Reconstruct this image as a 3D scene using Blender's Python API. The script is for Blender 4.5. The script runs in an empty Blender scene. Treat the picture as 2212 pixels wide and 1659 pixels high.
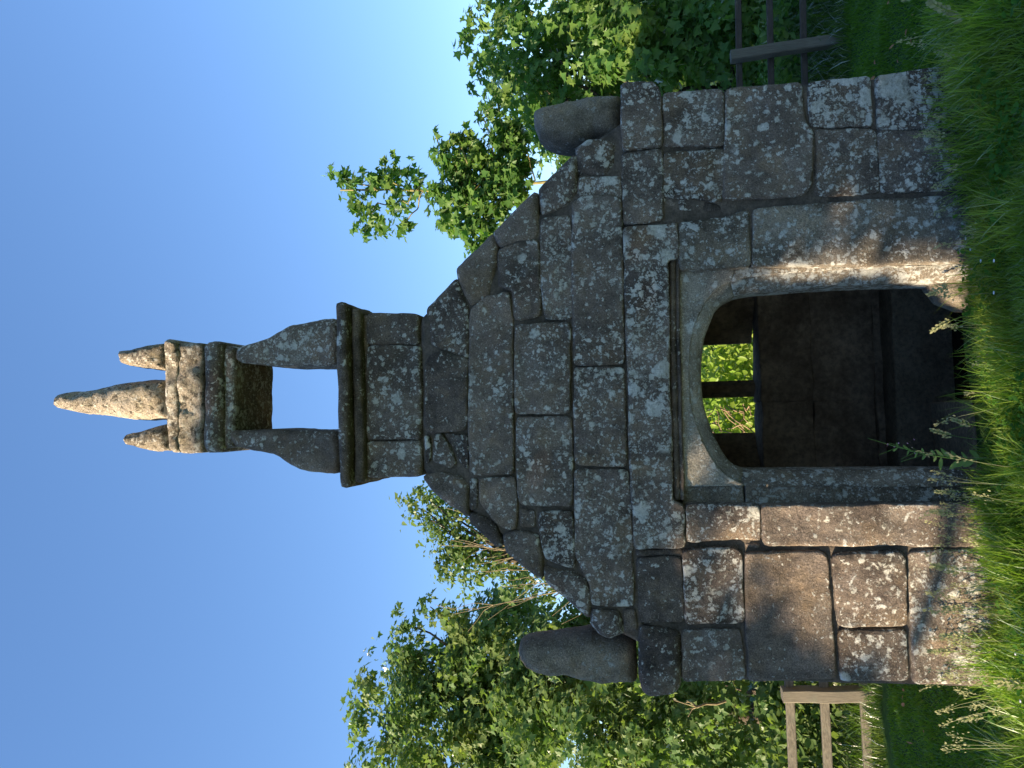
import bpy, bmesh, math, random
import numpy as np
from mathutils import Vector, Matrix, noise
from mathutils.geometry import delaunay_2d_cdt
R = math.radians
rng = np.random.default_rng(7); random.seed(7)
SC = bpy.context.scene; COL = SC.collection

# ---------------------------------------------------------------- camera, sky, sun, exposure
SUN_AZ, SUN_EL = R(60), R(20)            # low evening sun, from the left behind the camera
SX, SY = -math.sin(SUN_AZ), -math.cos(SUN_AZ)
SUN = Vector((SX*math.cos(SUN_EL), SY*math.cos(SUN_EL), math.sin(SUN_EL)))
psi, th, rho = R(2.5), R(10), R(2.1)
fw = Vector((math.sin(psi)*math.cos(th), math.cos(psi)*math.cos(th), math.sin(th)))
r0 = Vector((math.cos(psi), -math.sin(psi), 0)); u0 = r0.cross(fw)
ir = r0*math.cos(rho) - u0*math.sin(rho); iu = r0*math.sin(rho) + u0*math.cos(rho)
cam = bpy.data.objects.new('camera', bpy.data.cameras.new('camera')); COL.objects.link(cam)
mx, my, mz = -iu, ir, -fw                # the phone was held on its side: picture left is up
cam.matrix_world = Matrix(((mx.x, my.x, mz.x, -.18), (mx.y, my.y, mz.y, -4.15), (mx.z, my.z, mz.z, 1.7), (0, 0, 0, 1)))
cam.data.sensor_width = 36; cam.data.lens = 36*1662/2212
cam.data.clip_start = .05; cam.data.clip_end = 2000
SC.camera = cam
W = bpy.data.worlds.new('World'); SC.world = W; W.use_nodes = True
wn = W.node_tree; wn.nodes.clear()
sky = wn.nodes.new('ShaderNodeTexSky'); sky.sky_type = 'NISHITA'; sky.sun_disc = False
sky.sun_elevation = SUN_EL; sky.sun_rotation = math.atan2(SX, SY)
sky.air_density = 1.0; sky.dust_density = 0; sky.ozone_density = 3.4; sky.altitude = 1800
bg = wn.nodes.new('ShaderNodeBackground'); bg.inputs[1].default_value = .147
wo = wn.nodes.new('ShaderNodeOutputWorld')
hs = wn.nodes.new('ShaderNodeHueSaturation'); hs.inputs['Saturation'].default_value = 1.22; hs.inputs['Hue'].default_value = .507
gm = wn.nodes.new('ShaderNodeGamma'); gm.inputs[1].default_value = .72; wn.links.new(sky.outputs[0], gm.inputs[0]); wn.links.new(gm.outputs[0], hs.inputs['Color']); wn.links.new(hs.outputs[0], bg.inputs[0]); wn.links.new(bg.outputs[0], wo.inputs[0])
sl = bpy.data.lights.new('sun', 'SUN'); sl.energy = 5.0; sl.angle = R(.5); sl.color = (1, .82, .58)
so = bpy.data.objects.new('sun', sl); COL.objects.link(so)
so.rotation_euler = SUN.to_track_quat('Z', 'Y').to_euler(); so.location = SUN*40
SC.view_settings.view_transform = 'Standard'; SC.view_settings.look = 'None'
SC.view_settings.exposure = 1.56; SC.view_settings.gamma = 1; SC.view_settings.use_curve_mapping = False
SC.cycles.max_bounces = 6; SC.cycles.diffuse_bounces = 4; SC.cycles.transmission_bounces = 4

# ---------------------------------------------------------------- traced outlines, in metres
STONES = [
    ('stone', [(1.514, 0.49), (1.528, 0.215), (1.521, -0.03), (1.187, -0.013), (1.235, 0.492)], {'lich': 0.78, 'y': 0.0}),
    ('stone', [(1.52, 0.822), (1.516, 0.518), (1.259, 0.52), (1.284, 0.819)], {'lich': 0.8, 'y': 0.0}),
    ('stone', [(1.521, 1.237), (1.516, 0.854), (1.301, 0.846), (1.242, 0.81), (0.967, 0.829), (0.923, 0.878), (0.936, 1.275), (1.199, 1.254)], {'lich': 0.42, 'proud': 0.012, 'y': 0.0}),
    ('stone', [(1.264, 0.794), (1.241, 0.504), (0.908, 0.498), (0.92, 0.816), (1.111, 0.792)], {'lich': 0.5, 'proud': -0.004, 'y': 0.0}),
    ('stone', [(1.229, 0.492), (1.178, -0.012), (0.89, 0.002), (0.912, 0.492)], {'lich': 0.55, 'proud': -0.002, 'y': 0.0}),
    ('stone', [(1.534, 1.563), (1.522, 1.252), (1.223, 1.259), (1.245, 1.569)], {'lich': 0.5, 'proud': 0.01, 'y': 0.0}),
    ('stone', [(1.216, 1.57), (1.201, 1.257), (1.058, 1.257), (0.919, 1.285), (0.945, 1.374), (0.962, 1.496), (0.98, 1.579)], {'lich': 0.5, 'y': 0.0}),
    ('chink_stone', [(0.971, 1.579), (0.97, 1.51), (0.847, 1.514), (0.843, 1.584)], {'lich': 0.1, 'proud': -0.02, 'y': 0.0}),
    ('chink_stone', [(0.953, 1.501), (0.949, 1.387), (0.89, 1.387), (0.899, 1.503)], {'lich': 0.9, 'proud': -0.012, 'y': 0.0}),
    ('chink_stone', [(0.934, 1.379), (0.908, 1.285), (0.884, 1.286), (0.887, 1.381)], {'lich': 0.2, 'proud': -0.02, 'y': 0.0}),
    ('stone', [(1.593, 1.783), (1.6, 1.751), (1.595, 1.608), (1.564, 1.585), (1.522, 1.575), (1.244, 1.576), (1.239, 1.787), (1.462, 1.788)], {'lich': 0.5, 'proud': 0.03, 'y': 0.0}),
    ('stone', [(1.224, 1.788), (1.23, 1.578), (0.85, 1.584), (0.844, 1.612), (0.837, 1.797), (1.053, 1.797)], {'lich': 0.45, 'proud': 0.008, 'y': 0.0}),
    ('coping_stone', [(1.279, 2.037), (1.322, 1.978), (1.315, 1.873), (1.285, 1.83), (1.171, 1.838), (1.12, 1.888), (1.151, 2.033)], {'lich': 0.5, 'r': 0.05, 'y': 0.0}),
    ('chink_stone', [(1.291, 1.824), (1.297, 1.797), (1.135, 1.804), (1.138, 1.829)], {'lich': 0.1, 'proud': -0.02, 'y': 0.0}),
    ('stone', [(1.113, 2.027), (1.107, 1.802), (0.984, 1.804), (1.009, 1.859), (1.017, 1.94), (0.989, 2.022), (1.023, 2.037), (1.073, 2.034)], {'lich': 0.75, 'proud': -0.002, 'y': 0.0}),
    ('stone', [(0.983, 2.07), (1.014, 2.008), (1.013, 1.933), (1.002, 1.858), (0.978, 1.805), (0.726, 1.809), (0.301, 1.818), (0.087, 1.821), (0.093, 2.089), (0.567, 2.081)], {'lich': 0.45, 'proud': 0.008, 'y': 0.0}),
    ('stone', [(0.078, 2.087), (0.067, 1.817), (-0.458, 1.828), (-0.446, 2.102)], {'lich': 0.5, 'proud': 0.006, 'y': 0.0}),
    ('stone', [(-0.471, 2.105), (-0.476, 1.821), (-0.662, 1.811), (-1.196, 1.817), (-1.194, 2.034), (-1.09, 2.038), (-1.053, 2.057), (-0.943, 2.115)], {'lich': 0.5, 'y': 0.0}),
    ('coping_stone', [(-1.219, 2.035), (-1.236, 1.899), (-1.33, 1.875), (-1.363, 1.945), (-1.349, 1.988), (-1.294, 2.038)], {'lich': 0.5, 'r': 0.05, 'proud': 0.01, 'y': 0.0}),
    ('chink_stone', [(-1.221, 1.862), (-1.216, 1.811), (-1.322, 1.803), (-1.33, 1.868)], {'lich': 0.1, 'proud': -0.01, 'y': 0.0}),
    ('stone', [(0.904, 2.243), (0.916, 2.09), (0.821, 2.078), (0.34, 2.091), (0.347, 2.242), (0.578, 2.261)], {'lich': 0.6, 'y': 0.0}),
    ('coping_stone', [(1.069, 2.248), (1.247, 2.046), (1.04, 2.05), (0.975, 2.095), (0.934, 2.234)], {'lich': 0.5, 'r': 0.045, 'proud': 0.01, 'y': 0.0}),
    ('chink_stone', [(0.963, 2.111), (1.018, 2.059), (0.927, 2.067), (0.924, 2.097)], {'lich': 0.1, 'proud': -0.02, 'y': 0.0}),
    ('stone', [(0.751, 2.488), (0.781, 2.399), (0.793, 2.27), (0.68, 2.258), (0.369, 2.262), (0.351, 2.407), (0.522, 2.412), (0.545, 2.494)], {'lich': 0.35, 'y': 0.0}),
    ('stone', [(0.327, 2.405), (0.32, 2.104), (-0.167, 2.12), (-0.163, 2.419)], {'lich': 0.42, 'proud': 0.01, 'y': 0.0}),
    ('stone', [(-0.181, 2.415), (-0.187, 2.115), (-0.436, 2.113), (-0.669, 2.124), (-0.657, 2.403), (-0.581, 2.421)], {'lich': 0.42, 'proud': 0.004, 'y': 0.0}),
    ('chink_stone', [(-0.679, 2.414), (-0.69, 2.328), (-0.779, 2.331), (-0.772, 2.409)], {'lich': 0.2, 'proud': -0.006, 'y': 0.0}),
    ('stone', [(-0.697, 2.313), (-0.694, 2.124), (-0.857, 2.12), (-1.0, 2.124), (-0.953, 2.28), (-0.857, 2.3)], {'lich': 0.6, 'y': 0.0}),
    ('coping_stone', [(-0.993, 2.289), (-1.031, 2.12), (-1.068, 2.067), (-1.175, 2.046), (-1.263, 2.056), (-1.074, 2.272)], {'lich': 0.45, 'r': 0.045, 'y': 0.0}),
    ('chink_stone', [(-0.963, 2.101), (-0.967, 2.059), (-1.043, 2.061), (-1.019, 2.103)], {'lich': 0.1, 'proud': -0.03, 'y': 0.0}),
    ('coping_stone', [(-0.824, 2.506), (-0.804, 2.431), (-0.829, 2.317), (-0.941, 2.3), (-1.055, 2.304), (-0.917, 2.483)], {'lich': 0.3, 'r': 0.04, 'proud': 0.01, 'y': 0.0}),
    ('coping_stone', [(-0.705, 2.686), (-0.728, 2.624), (-0.776, 2.553), (-0.877, 2.515), (-0.882, 2.546), (-0.74, 2.687)], {'lich': 0.3, 'r': 0.03, 'y': 0.0}),
    ('stone', [(0.425, 2.655), (0.493, 2.564), (0.511, 2.438), (0.356, 2.419), (-0.491, 2.439), (-0.492, 2.683), (-0.17, 2.682)], {'lich': 0.42, 'proud': 0.006, 'y': 0.0}),
    ('coping_stone', [(0.846, 2.509), (1.06, 2.267), (0.847, 2.263), (0.799, 2.28), (0.771, 2.477)], {'lich': 0.35, 'r': 0.045, 'proud': 0.01, 'y': 0.0}),
    ('coping_stone', [(0.658, 2.726), (0.837, 2.523), (0.776, 2.501), (0.693, 2.503), (0.497, 2.553), (0.446, 2.655), (0.59, 2.72)], {'lich': 0.35, 'r': 0.045, 'y': 0.0}),
    ('coping_stone', [(0.441, 2.905), (0.598, 2.735), (0.439, 2.671), (0.161, 2.681), (0.214, 2.836), (0.242, 2.883), (0.37, 2.896)], {'lich': 0.5, 'r': 0.04, 'y': 0.0}),
    ('stone', [(0.17, 2.907), (0.198, 2.836), (0.15, 2.679), (-0.15, 2.687), (-0.239, 2.702), (-0.257, 2.896), (-0.241, 2.936), (0.116, 2.924)], {'lich': 0.3, 'proud': 0.006, 'y': 0.0}),
    ('chink_stone', [(-0.265, 2.88), (-0.259, 2.84), (-0.357, 2.787), (-0.424, 2.763), (-0.449, 2.798), (-0.412, 2.895)], {'lich': 0.5, 'proud': -0.004, 'y': 0.0}),
    ('chink_stone', [(-0.262, 2.816), (-0.277, 2.695), (-0.461, 2.695), (-0.414, 2.741), (-0.335, 2.771)], {'lich': 0.4, 'proud': -0.003, 'y': 0.0}),
    ('chink_stone', [(-0.269, 2.937), (-0.277, 2.907), (-0.404, 2.911), (-0.429, 2.93)], {'lich': 0.6, 'proud': 0.0, 'y': 0.0}),
    ('coping_stone', [(-0.5, 2.953), (-0.476, 2.864), (-0.504, 2.744), (-0.558, 2.7), (-0.72, 2.7), (-0.689, 2.749), (-0.581, 2.894)], {'lich': 0.3, 'r': 0.045, 'proud': 0.005, 'y': 0.0}),
    ('stone', [(-0.513, 2.634), (-0.506, 2.432), (-0.677, 2.424), (-0.792, 2.435), (-0.786, 2.497), (-0.756, 2.547), (-0.642, 2.632)], {'lich': 0.4, 'y': 0.0}),
    ('chink_stone', [(-0.515, 2.681), (-0.518, 2.647), (-0.667, 2.651), (-0.687, 2.683)], {'lich': 0.5, 'proud': -0.006, 'y': 0.0}),
    ('door_lintel', [(0.821, 1.798), (0.817, 1.57), (0.828, 1.514), (0.639, 1.519), (0.633, 1.572), (0.043, 1.585), (-0.446, 1.588), (-0.647, 1.591), (-0.669, 1.537), (-0.881, 1.543), (-0.896, 1.802), (-0.442, 1.808), (0.051, 1.803), (0.45, 1.803)], {'lich': 0.62, 'proud': 0.015, 'y': 0.0}),
    ('stone', [(-1.302, 1.79), (-1.305, 1.673), (-1.327, 1.583), (-1.584, 1.586), (-1.647, 1.619), (-1.667, 1.741), (-1.638, 1.788), (-1.521, 1.803)], {'lich': 0.35, 'r': 0.05, 'proud': 0.03, 'y': 0.0}),
    ('stone', [(-0.944, 1.792), (-0.939, 1.562), (-1.271, 1.558), (-1.28, 1.784)], {'lich': 0.25, 'y': 0.0}),
    ('chink_stone', [(-0.903, 1.793), (-0.898, 1.553), (-0.929, 1.554), (-0.935, 1.791)], {'lich': 0.1, 'proud': -0.015, 'y': 0.0}),
    ('stone', [(-0.905, 1.549), (-0.886, 1.295), (-0.909, 1.254), (-1.269, 1.257), (-1.279, 1.551)], {'lich': 0.55, 'proud': 0.012, 'y': 0.0}),
    ('stone', [(-1.319, 1.569), (-1.304, 1.275), (-1.562, 1.26), (-1.581, 1.576)], {'lich': 0.4, 'proud': 0.0, 'y': 0.0}),
    ('stone', [(-0.667, 1.525), (-0.67, 1.161), (-0.855, 1.158), (-0.838, 1.249), (-0.857, 1.523)], {'lich': 0.5, 'proud': 0.01, 'y': 0.0}),
    ('stone', [(-0.672, 1.146), (-0.674, -0.019), (-0.88, -0.018), (-0.874, 1.142)], {'lich': 0.3, 'proud': 0.012, 'y': 0.0}),
    ('chink_stone', [(-0.862, 1.238), (-0.876, 1.156), (-0.895, 1.166), (-0.89, 1.235)], {'lich': 0.1, 'proud': -0.02, 'y': 0.0}),
    ('stone', [(-0.914, 1.238), (-0.904, 0.873), (-0.927, 0.838), (-1.148, 0.832), (-1.537, 0.821), (-1.564, 1.244), (-1.235, 1.247)], {'lich': 0.22, 'proud': 0.014, 'y': 0.0}),
    ('stone', [(-0.918, 0.815), (-0.901, 0.497), (-0.922, 0.472), (-1.269, 0.476), (-1.279, 0.8)], {'lich': 0.44, 'proud': 0.02, 'y': 0.0}),
    ('stone', [(-1.3, 0.797), (-1.291, 0.481), (-1.543, 0.478), (-1.553, 0.799)], {'lich': 0.5, 'y': 0.0}),
    ('stone', [(-0.908, 0.45), (-0.894, -0.049), (-1.541, -0.015), (-1.556, 0.457)], {'lich': 0.58, 'proud': 0.004, 'y': 0.0}),
    ('door_jamb_stone', [(0.83, 1.507), (0.838, 1.282), (0.872, 1.147), (0.576, 1.147), (0.577, 1.512)], {'lich': 0.45, 'y': 0.0}),
    ('door_jamb_stone', [(0.87, 1.124), (0.877, 0.772), (0.875, 0.503), (0.861, -0.035), (0.532, -0.018), (0.543, 0.519), (0.575, 1.138)], {'lich': 0.5, 'y': 0.0}),
    ('belfry_base_stone', [(0.436, 3.263), (0.415, 2.957), (0.245, 2.959), (0.259, 3.267)], {'lich': 0.35, 'd': 0.5, 'r': 0.02, 'y': 0.0}),
    ('belfry_base_stone', [(0.252, 3.27), (0.237, 2.956), (0.019, 2.948), (-0.287, 2.958), (-0.284, 3.282)], {'lich': 0.45, 'd': 0.5, 'r': 0.02, 'y': 0.0}),
    ('belfry_base_stone', [(-0.295, 3.282), (-0.297, 2.961), (-0.493, 2.964), (-0.493, 3.292)], {'lich': 0.45, 'd': 0.5, 'r': 0.02, 'y': 0.0}),
    ('belfry_pillar', [(0.418, 3.458), (0.418, 3.535), (0.404, 3.634), (0.386, 3.755), (0.352, 3.826), (0.317, 3.887), (0.287, 4.04), (0.268, 4.092), (0.213, 4.093), (0.187, 4.052), (0.175, 3.97), (0.163, 3.799), (0.149, 3.464)], {'lich': 0.55, 'd': 0.42, 'r': 0.03, 'y': 0.02}),
    ('belfry_pillar', [(-0.234, 3.464), (-0.215, 3.886), (-0.217, 4.13), (-0.259, 4.13), (-0.297, 4.11), (-0.328, 3.999), (-0.349, 3.868), (-0.383, 3.808), (-0.421, 3.759), (-0.45, 3.68), (-0.475, 3.469)], {'lich': 0.3, 'd': 0.42, 'r': 0.03, 'y': 0.02}),
]
PINNACLES = [
    ('pinnacle', [(1.592, 2.297), (1.609, 2.249), (1.621, 2.154), (1.648, 1.99), (1.638, 1.805), (1.619, 1.792), (1.397, 1.803), (1.403, 1.956), (1.365, 2.016), (1.355, 2.093), (1.377, 2.187), (1.423, 2.264), (1.513, 2.296)], {'lich': 0.25, 'y': 0.18, 't': 0.17}),
    ('pinnacle', [(-1.516, 2.483), (-1.462, 2.467), (-1.441, 2.403), (-1.424, 2.259), (-1.391, 2.058), (-1.407, 2.009), (-1.432, 1.822), (-1.661, 1.818), (-1.684, 2.026), (-1.662, 2.116), (-1.641, 2.215), (-1.652, 2.308), (-1.637, 2.383), (-1.598, 2.442), (-1.549, 2.478)], {'lich': 0.22, 'y': 0.18, 't': 0.17}),
    ('belfry_pinnacle', [(0.053, 5.506), (0.066, 5.449), (0.071, 5.296), (0.104, 5.052), (0.123, 4.87), (0.124, 4.7), (-0.132, 4.703), (-0.125, 4.94), (-0.088, 5.146), (-0.073, 5.32), (-0.042, 5.473), (-0.026, 5.506)], {'lich': 0.5, 'y': 0.25, 't': 0.14}),
    ('belfry_pinnacle', [(0.294, 5.039), (0.32, 5.028), (0.327, 4.959), (0.347, 4.833), (0.352, 4.709), (0.181, 4.705), (0.198, 4.823), (0.222, 4.96), (0.237, 5.017)], {'lich': 0.5, 'y': 0.25, 't': 0.1}),
    ('belfry_pinnacle', [(-0.256, 5.006), (-0.221, 4.992), (-0.203, 4.895), (-0.175, 4.782), (-0.164, 4.698), (-0.329, 4.7), (-0.324, 4.806), (-0.304, 4.919), (-0.287, 4.987)], {'lich': 0.5, 'y': 0.25, 't': 0.1}),
]
HEAD = [
    ('belfry_head_stone', [(0.337, 4.551), (0.345, 4.517), (0.336, 4.464), (0.236, 4.449), (0.083, 4.462), (-0.06, 4.458), (-0.203, 4.454), (-0.336, 4.456), (-0.331, 4.498), (-0.306, 4.524), (-0.163, 4.537), (-0.01, 4.54), (0.144, 4.545)], {'y': 0.0, 'd': 0.52}),
    ('belfry_head_stone', [(0.331, 4.479), (0.321, 4.399), (0.321, 4.315), (-0.017, 4.317), (-0.343, 4.324), (-0.348, 4.418), (-0.335, 4.483)], {'y': 0.03, 'd': 0.48}),
    ('belfry_roll', [(0.302, 4.27), (0.319, 4.236), (0.32, 4.18), (0.306, 4.154), (-0.023, 4.163), (-0.317, 4.168), (-0.343, 4.184), (-0.344, 4.266), (-0.301, 4.286), (-0.019, 4.276)], {'y': -0.03, 'd': 0.55}),
    ('belfry_lintel', [(0.309, 4.195), (0.28, 4.097), (-0.024, 4.102), (-0.312, 4.116), (-0.319, 4.204)], {'y': 0.03, 'd': 0.47}),
]
DOOR = [(0.445, -0.054), (0.458, 0.242), (0.466, 0.45), (0.471, 0.66), (0.469, 0.908), (0.464, 1.097), (0.462, 1.149), (0.443, 1.231), (0.418, 1.288), (0.353, 1.335), (0.27, 1.376), (0.176, 1.401), (0.053, 1.413), (-0.042, 1.417), (-0.137, 1.411), (-0.213, 1.394), (-0.308, 1.365), (-0.393, 1.327), (-0.459, 1.285), (-0.493, 1.241), (-0.505, 1.187), (-0.507, 0.95), (-0.508, 0.703), (-0.511, 0.496), (-0.513, 0.281), (-0.516, -0.005)]
PANEL = [(0.506, -0.037), (0.578, 1.505), (-0.577, 1.529), (-0.592, 0.019)]
ROLL = [(0.634, 1.535), (0.291, 1.548), (0.043, 1.552), (-0.326, 1.557), (-0.643, 1.559)]
CORN = {'fasc': [(0.488, 3.398), (0.489, 3.333), (-0.548, 3.355), (-0.548, 3.4)], 'bed': [(0.454, 3.324), (0.441, 3.28), (-0.504, 3.3), (-0.503, 3.341)], 'neck': [(0.438, 3.299), (0.431, 3.261), (-0.493, 3.281), (-0.492, 3.317)]}
STOP = [(0.467, 0.226), (0.365, 0.156), (0.319, 0.059), (0.302, -0.124), (0.455, -0.132)]
TREES = {'left': [(-3.14, 4.2, 4.89, 0.29), (-3.55, 4.2, 5.03, 0.29), (-3.96, 4.2, 4.91, 0.28), (-2.44, 4.2, 4.49, 0.23), (-2.82, 4.2, 4.34, 0.32), (-3.38, 4.2, 4.35, 0.39), (-3.93, 4.2, 4.26, 0.41), (-2.72, 4.2, 4.66, 0.21), (-2.26, 4.2, 4.17, 0.21), (-2.4, 4.2, 3.91, 0.28), (-2.96, 4.2, 3.81, 0.38), (-3.5, 4.2, 3.73, 0.43), (-3.95, 4.2, 3.63, 0.43), (-2.65, 4.2, 3.49, 0.25), (-3.04, 3.8, 3.13, 0.43), (-3.55, 3.8, 3.0, 0.43), (-2.55, 3.6, 2.71, 0.28), (-3.05, 3.6, 2.72, 0.37), (-3.14, 3.4, 2.48, 0.4), (-3.53, 3.4, 2.35, 0.4), (-2.87, 3.3, 2.11, 0.31), (-3.17, 3.3, 1.99, 0.37), (-3.37, 3.2, 1.74, 0.38), (-2.95, 3.2, 1.6, 0.28), (-3.19, 3.2, 1.4, 0.32), (-3.43, 3.2, 1.24, 0.34), (-2.81, 3.2, 1.26, 0.23), (-3.01, 3.2, 1.02, 0.25), (-3.34, 3.2, 0.99, 0.29), (-2.83, 3.2, 0.77, 0.19), (-3.16, 3.2, 0.74, 0.25), (-2.04, 4.2, 3.22, 0.23), (-2.34, 4.2, 2.97, 0.25), (-2.14, 4.2, 2.61, 0.2), (-2.43, 4.2, 2.62, 0.22), (-2.33, 4.2, 2.27, 0.2), (-2.35, 4.2, 3.38, 0.18), (-3.36, 3.3, 0.5, 0.25), (-2.94, 3.3, 0.4, 0.21)], 'far': [(-1.55, 9.0, 6.05, 0.21), (-1.84, 9.0, 5.88, 0.29), (-2.08, 9.0, 5.55, 0.34), (-1.64, 9.0, 5.54, 0.33), (-2.24, 9.0, 5.13, 0.36), (-1.84, 9.0, 5.12, 0.32), (-2.48, 9.0, 5.31, 0.32), (-2.56, 9.0, 4.89, 0.36), (-2.24, 9.0, 4.64, 0.36), (-2.72, 9.0, 4.49, 0.4), (-2.88, 9.0, 4.09, 0.4), (-2.96, 9.0, 4.82, 0.31), (-2.81, 9.0, 5.4, 0.23), (-3.2, 9.0, 4.34, 0.36), (-3.11, 9.0, 3.77, 0.36), (-3.34, 9.0, 3.54, 0.32), (-1.43, 9.0, 5.79, 0.18)], 'slim': [(2.45, 3.4, 4.9, 0.08), (2.37, 3.4, 4.75, 0.14), (2.29, 3.4, 4.6, 0.15), (2.09, 3.4, 4.65, 0.13), (1.93, 3.4, 4.48, 0.16), (1.85, 3.4, 4.61, 0.12), (2.36, 3.4, 4.29, 0.16), (2.5, 3.4, 4.24, 0.1), (2.06, 3.4, 4.22, 0.17), (1.81, 3.4, 4.13, 0.11), (2.24, 3.4, 4.02, 0.14), (2.39, 3.4, 4.06, 0.12), (2.07, 3.4, 3.68, 0.17), (2.2, 3.4, 3.55, 0.19), (2.39, 3.4, 3.48, 0.19), (1.86, 3.4, 3.54, 0.15), (1.99, 3.4, 3.34, 0.19), (2.57, 3.4, 3.37, 0.11), (2.31, 3.4, 3.19, 0.23), (1.98, 3.4, 3.15, 0.19), (2.75, 3.4, 3.76, 0.06), (1.55, 3.4, 3.43, 0.1), (1.66, 3.4, 3.3, 0.14), (1.79, 3.4, 3.2, 0.16), (2.49, 3.4, 2.99, 0.21), (2.15, 3.4, 2.95, 0.21), (2.71, 3.4, 3.08, 0.14), (2.67, 3.4, 3.47, 0.12), (2.47, 3.4, 3.33, 0.16), (2.6, 3.4, 3.18, 0.16), (2.3, 3.4, 3.0, 0.19), (2.68, 3.4, 3.03, 0.16), (2.1, 3.4, 3.43, 0.19), (2.3, 3.4, 3.62, 0.14), (2.17, 3.4, 3.24, 0.19), (2.5, 3.4, 3.67, 0.16), (2.68, 3.4, 3.54, 0.1), (2.84, 3.4, 3.24, 0.14), (3.02, 3.4, 3.1, 0.16), (2.67, 3.4, 2.94, 0.19), (1.72, 3.4, 3.49, 0.16), (1.88, 3.4, 3.73, 0.13), (1.85, 3.4, 3.37, 0.16), (1.88, 3.4, 3.1, 0.16), (2.17, 3.4, 3.82, 0.14), (1.49, 3.4, 3.31, 0.09)], 'right': [(4.39, 4.2, 3.4, 0.24), (4.09, 4.2, 3.6, 0.14), (4.25, 4.2, 3.62, 0.13), (3.95, 4.2, 3.36, 0.24), (3.7, 4.2, 3.47, 0.12), (3.55, 4.2, 3.53, 0.07), (3.57, 4.2, 3.26, 0.16), (4.19, 4.2, 3.09, 0.31), (3.76, 4.2, 3.05, 0.26), (3.44, 4.2, 3.0, 0.23), (3.11, 4.2, 2.91, 0.23), (3.99, 4.2, 2.78, 0.34), (3.56, 4.2, 2.64, 0.31), (2.89, 4.2, 2.71, 0.26), (4.01, 4.0, 2.39, 0.4), (3.17, 4.2, 2.39, 0.31), (3.58, 3.9, 2.15, 0.37), (3.96, 3.8, 1.99, 0.39), (3.5, 3.7, 1.86, 0.36), (3.76, 3.6, 1.61, 0.37), (3.33, 3.6, 1.58, 0.3), (3.82, 3.6, 1.33, 0.37), (3.44, 3.6, 1.3, 0.32), (3.6, 3.5, 1.08, 0.36), (3.22, 3.6, 1.04, 0.28), (3.76, 3.5, 0.85, 0.32), (3.38, 3.6, 0.81, 0.3), (3.59, 3.6, 0.62, 0.27), (3.26, 3.8, 0.57, 0.23), (3.8, 3.7, 0.38, 0.28), (2.7, 4.2, 2.36, 0.25), (2.46, 4.2, 2.57, 0.23)]}
LIT = [(-0.96, 0.63, 0.45, 0.48, 1.0), (-1.08, 0.27, 0.6, 0.36, 1.0), (-0.79, 1.02, 0.21, 0.36, 1.0), (-0.76, 1.35, 0.24, 0.24, 0.5625), (-1.05, 1.04, 0.27, 0.27, 0.6875), (-1.02, 1.36, 0.21, 0.24, 0.625), (0.47, 0.63, 0.15, 0.53, 1.0), (0.75, 0.73, 0.21, 0.21, 0.5), (-0.53, 1.38, 0.1, 0.18, 0.625), (0.36, 0.22, 0.21, 0.21, 1.0), (0.35, 0.03, 0.36, 0.12, 1.0), (-0.5, 1.34, 0.15, 0.21, 0.5), (-1.43, 0.42, 0.15, 0.21, 0.625), (0.2, -0.3, 0.75, 0.3, 0.8), (0.5, -0.6, 0.5, 0.2, 0.5), (-1.55, 2.15, 0.3, 0.35, 0.35), (1.4, -0.6, 0.6, 0.22, 0.5), (0.22, 0.26, 0.25, 0.24, 1.0), (-0.33, 0.35, 0.16, 0.25, 0.6), (-1.0, -0.12, 0.55, 0.36, 1.0)]
SLIM = [(2.08, 3.4, 0.0), (2.25, 3.4, 4.8)]

# ---------------------------------------------------------------- helpers
def tag(o, label=None, cat=None, group=None, kind=None):
    for k, v in (('label', label), ('category', cat), ('group', group), ('kind', kind)):
        if v: o[k] = v
    return o
def mesh_obj(name, verts, faces, mat, parent=None, smooth=True):
    me = bpy.data.meshes.new(name); me.from_pydata(verts, [], faces); me.update()
    if smooth: me.polygons.foreach_set('use_smooth', [True]*len(me.polygons))
    return link(name, me, mat, parent)
def link(name, me, mat, parent=None):
    o = bpy.data.objects.new(name, me); COL.objects.link(o)
    if mat and not me.materials: me.materials.append(mat)
    if parent: o.parent = parent
    return o
def empty(name, loc=(0, 0, 0)):
    o = bpy.data.objects.new(name, None); o.location = loc; COL.objects.link(o); return o
def big_mesh(name, V, F, mat, parent=None, smooth=False):
    """V (n,3), F (m,k): numpy arrays, every face k corners"""
    me = bpy.data.meshes.new(name); m, k = F.shape
    me.vertices.add(len(V)); me.vertices.foreach_set('co', V.astype(np.float32).ravel())
    me.loops.add(m*k); me.loops.foreach_set('vertex_index', F.astype(np.int32).ravel())
    me.polygons.add(m); me.polygons.foreach_set('loop_start', np.arange(0, m*k, k, dtype=np.int32))
    if smooth: me.polygons.foreach_set('use_smooth', np.ones(m, dtype=bool))
    me.update(calc_edges=True); me.validate()
    return link(name, me, mat, parent)

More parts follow.
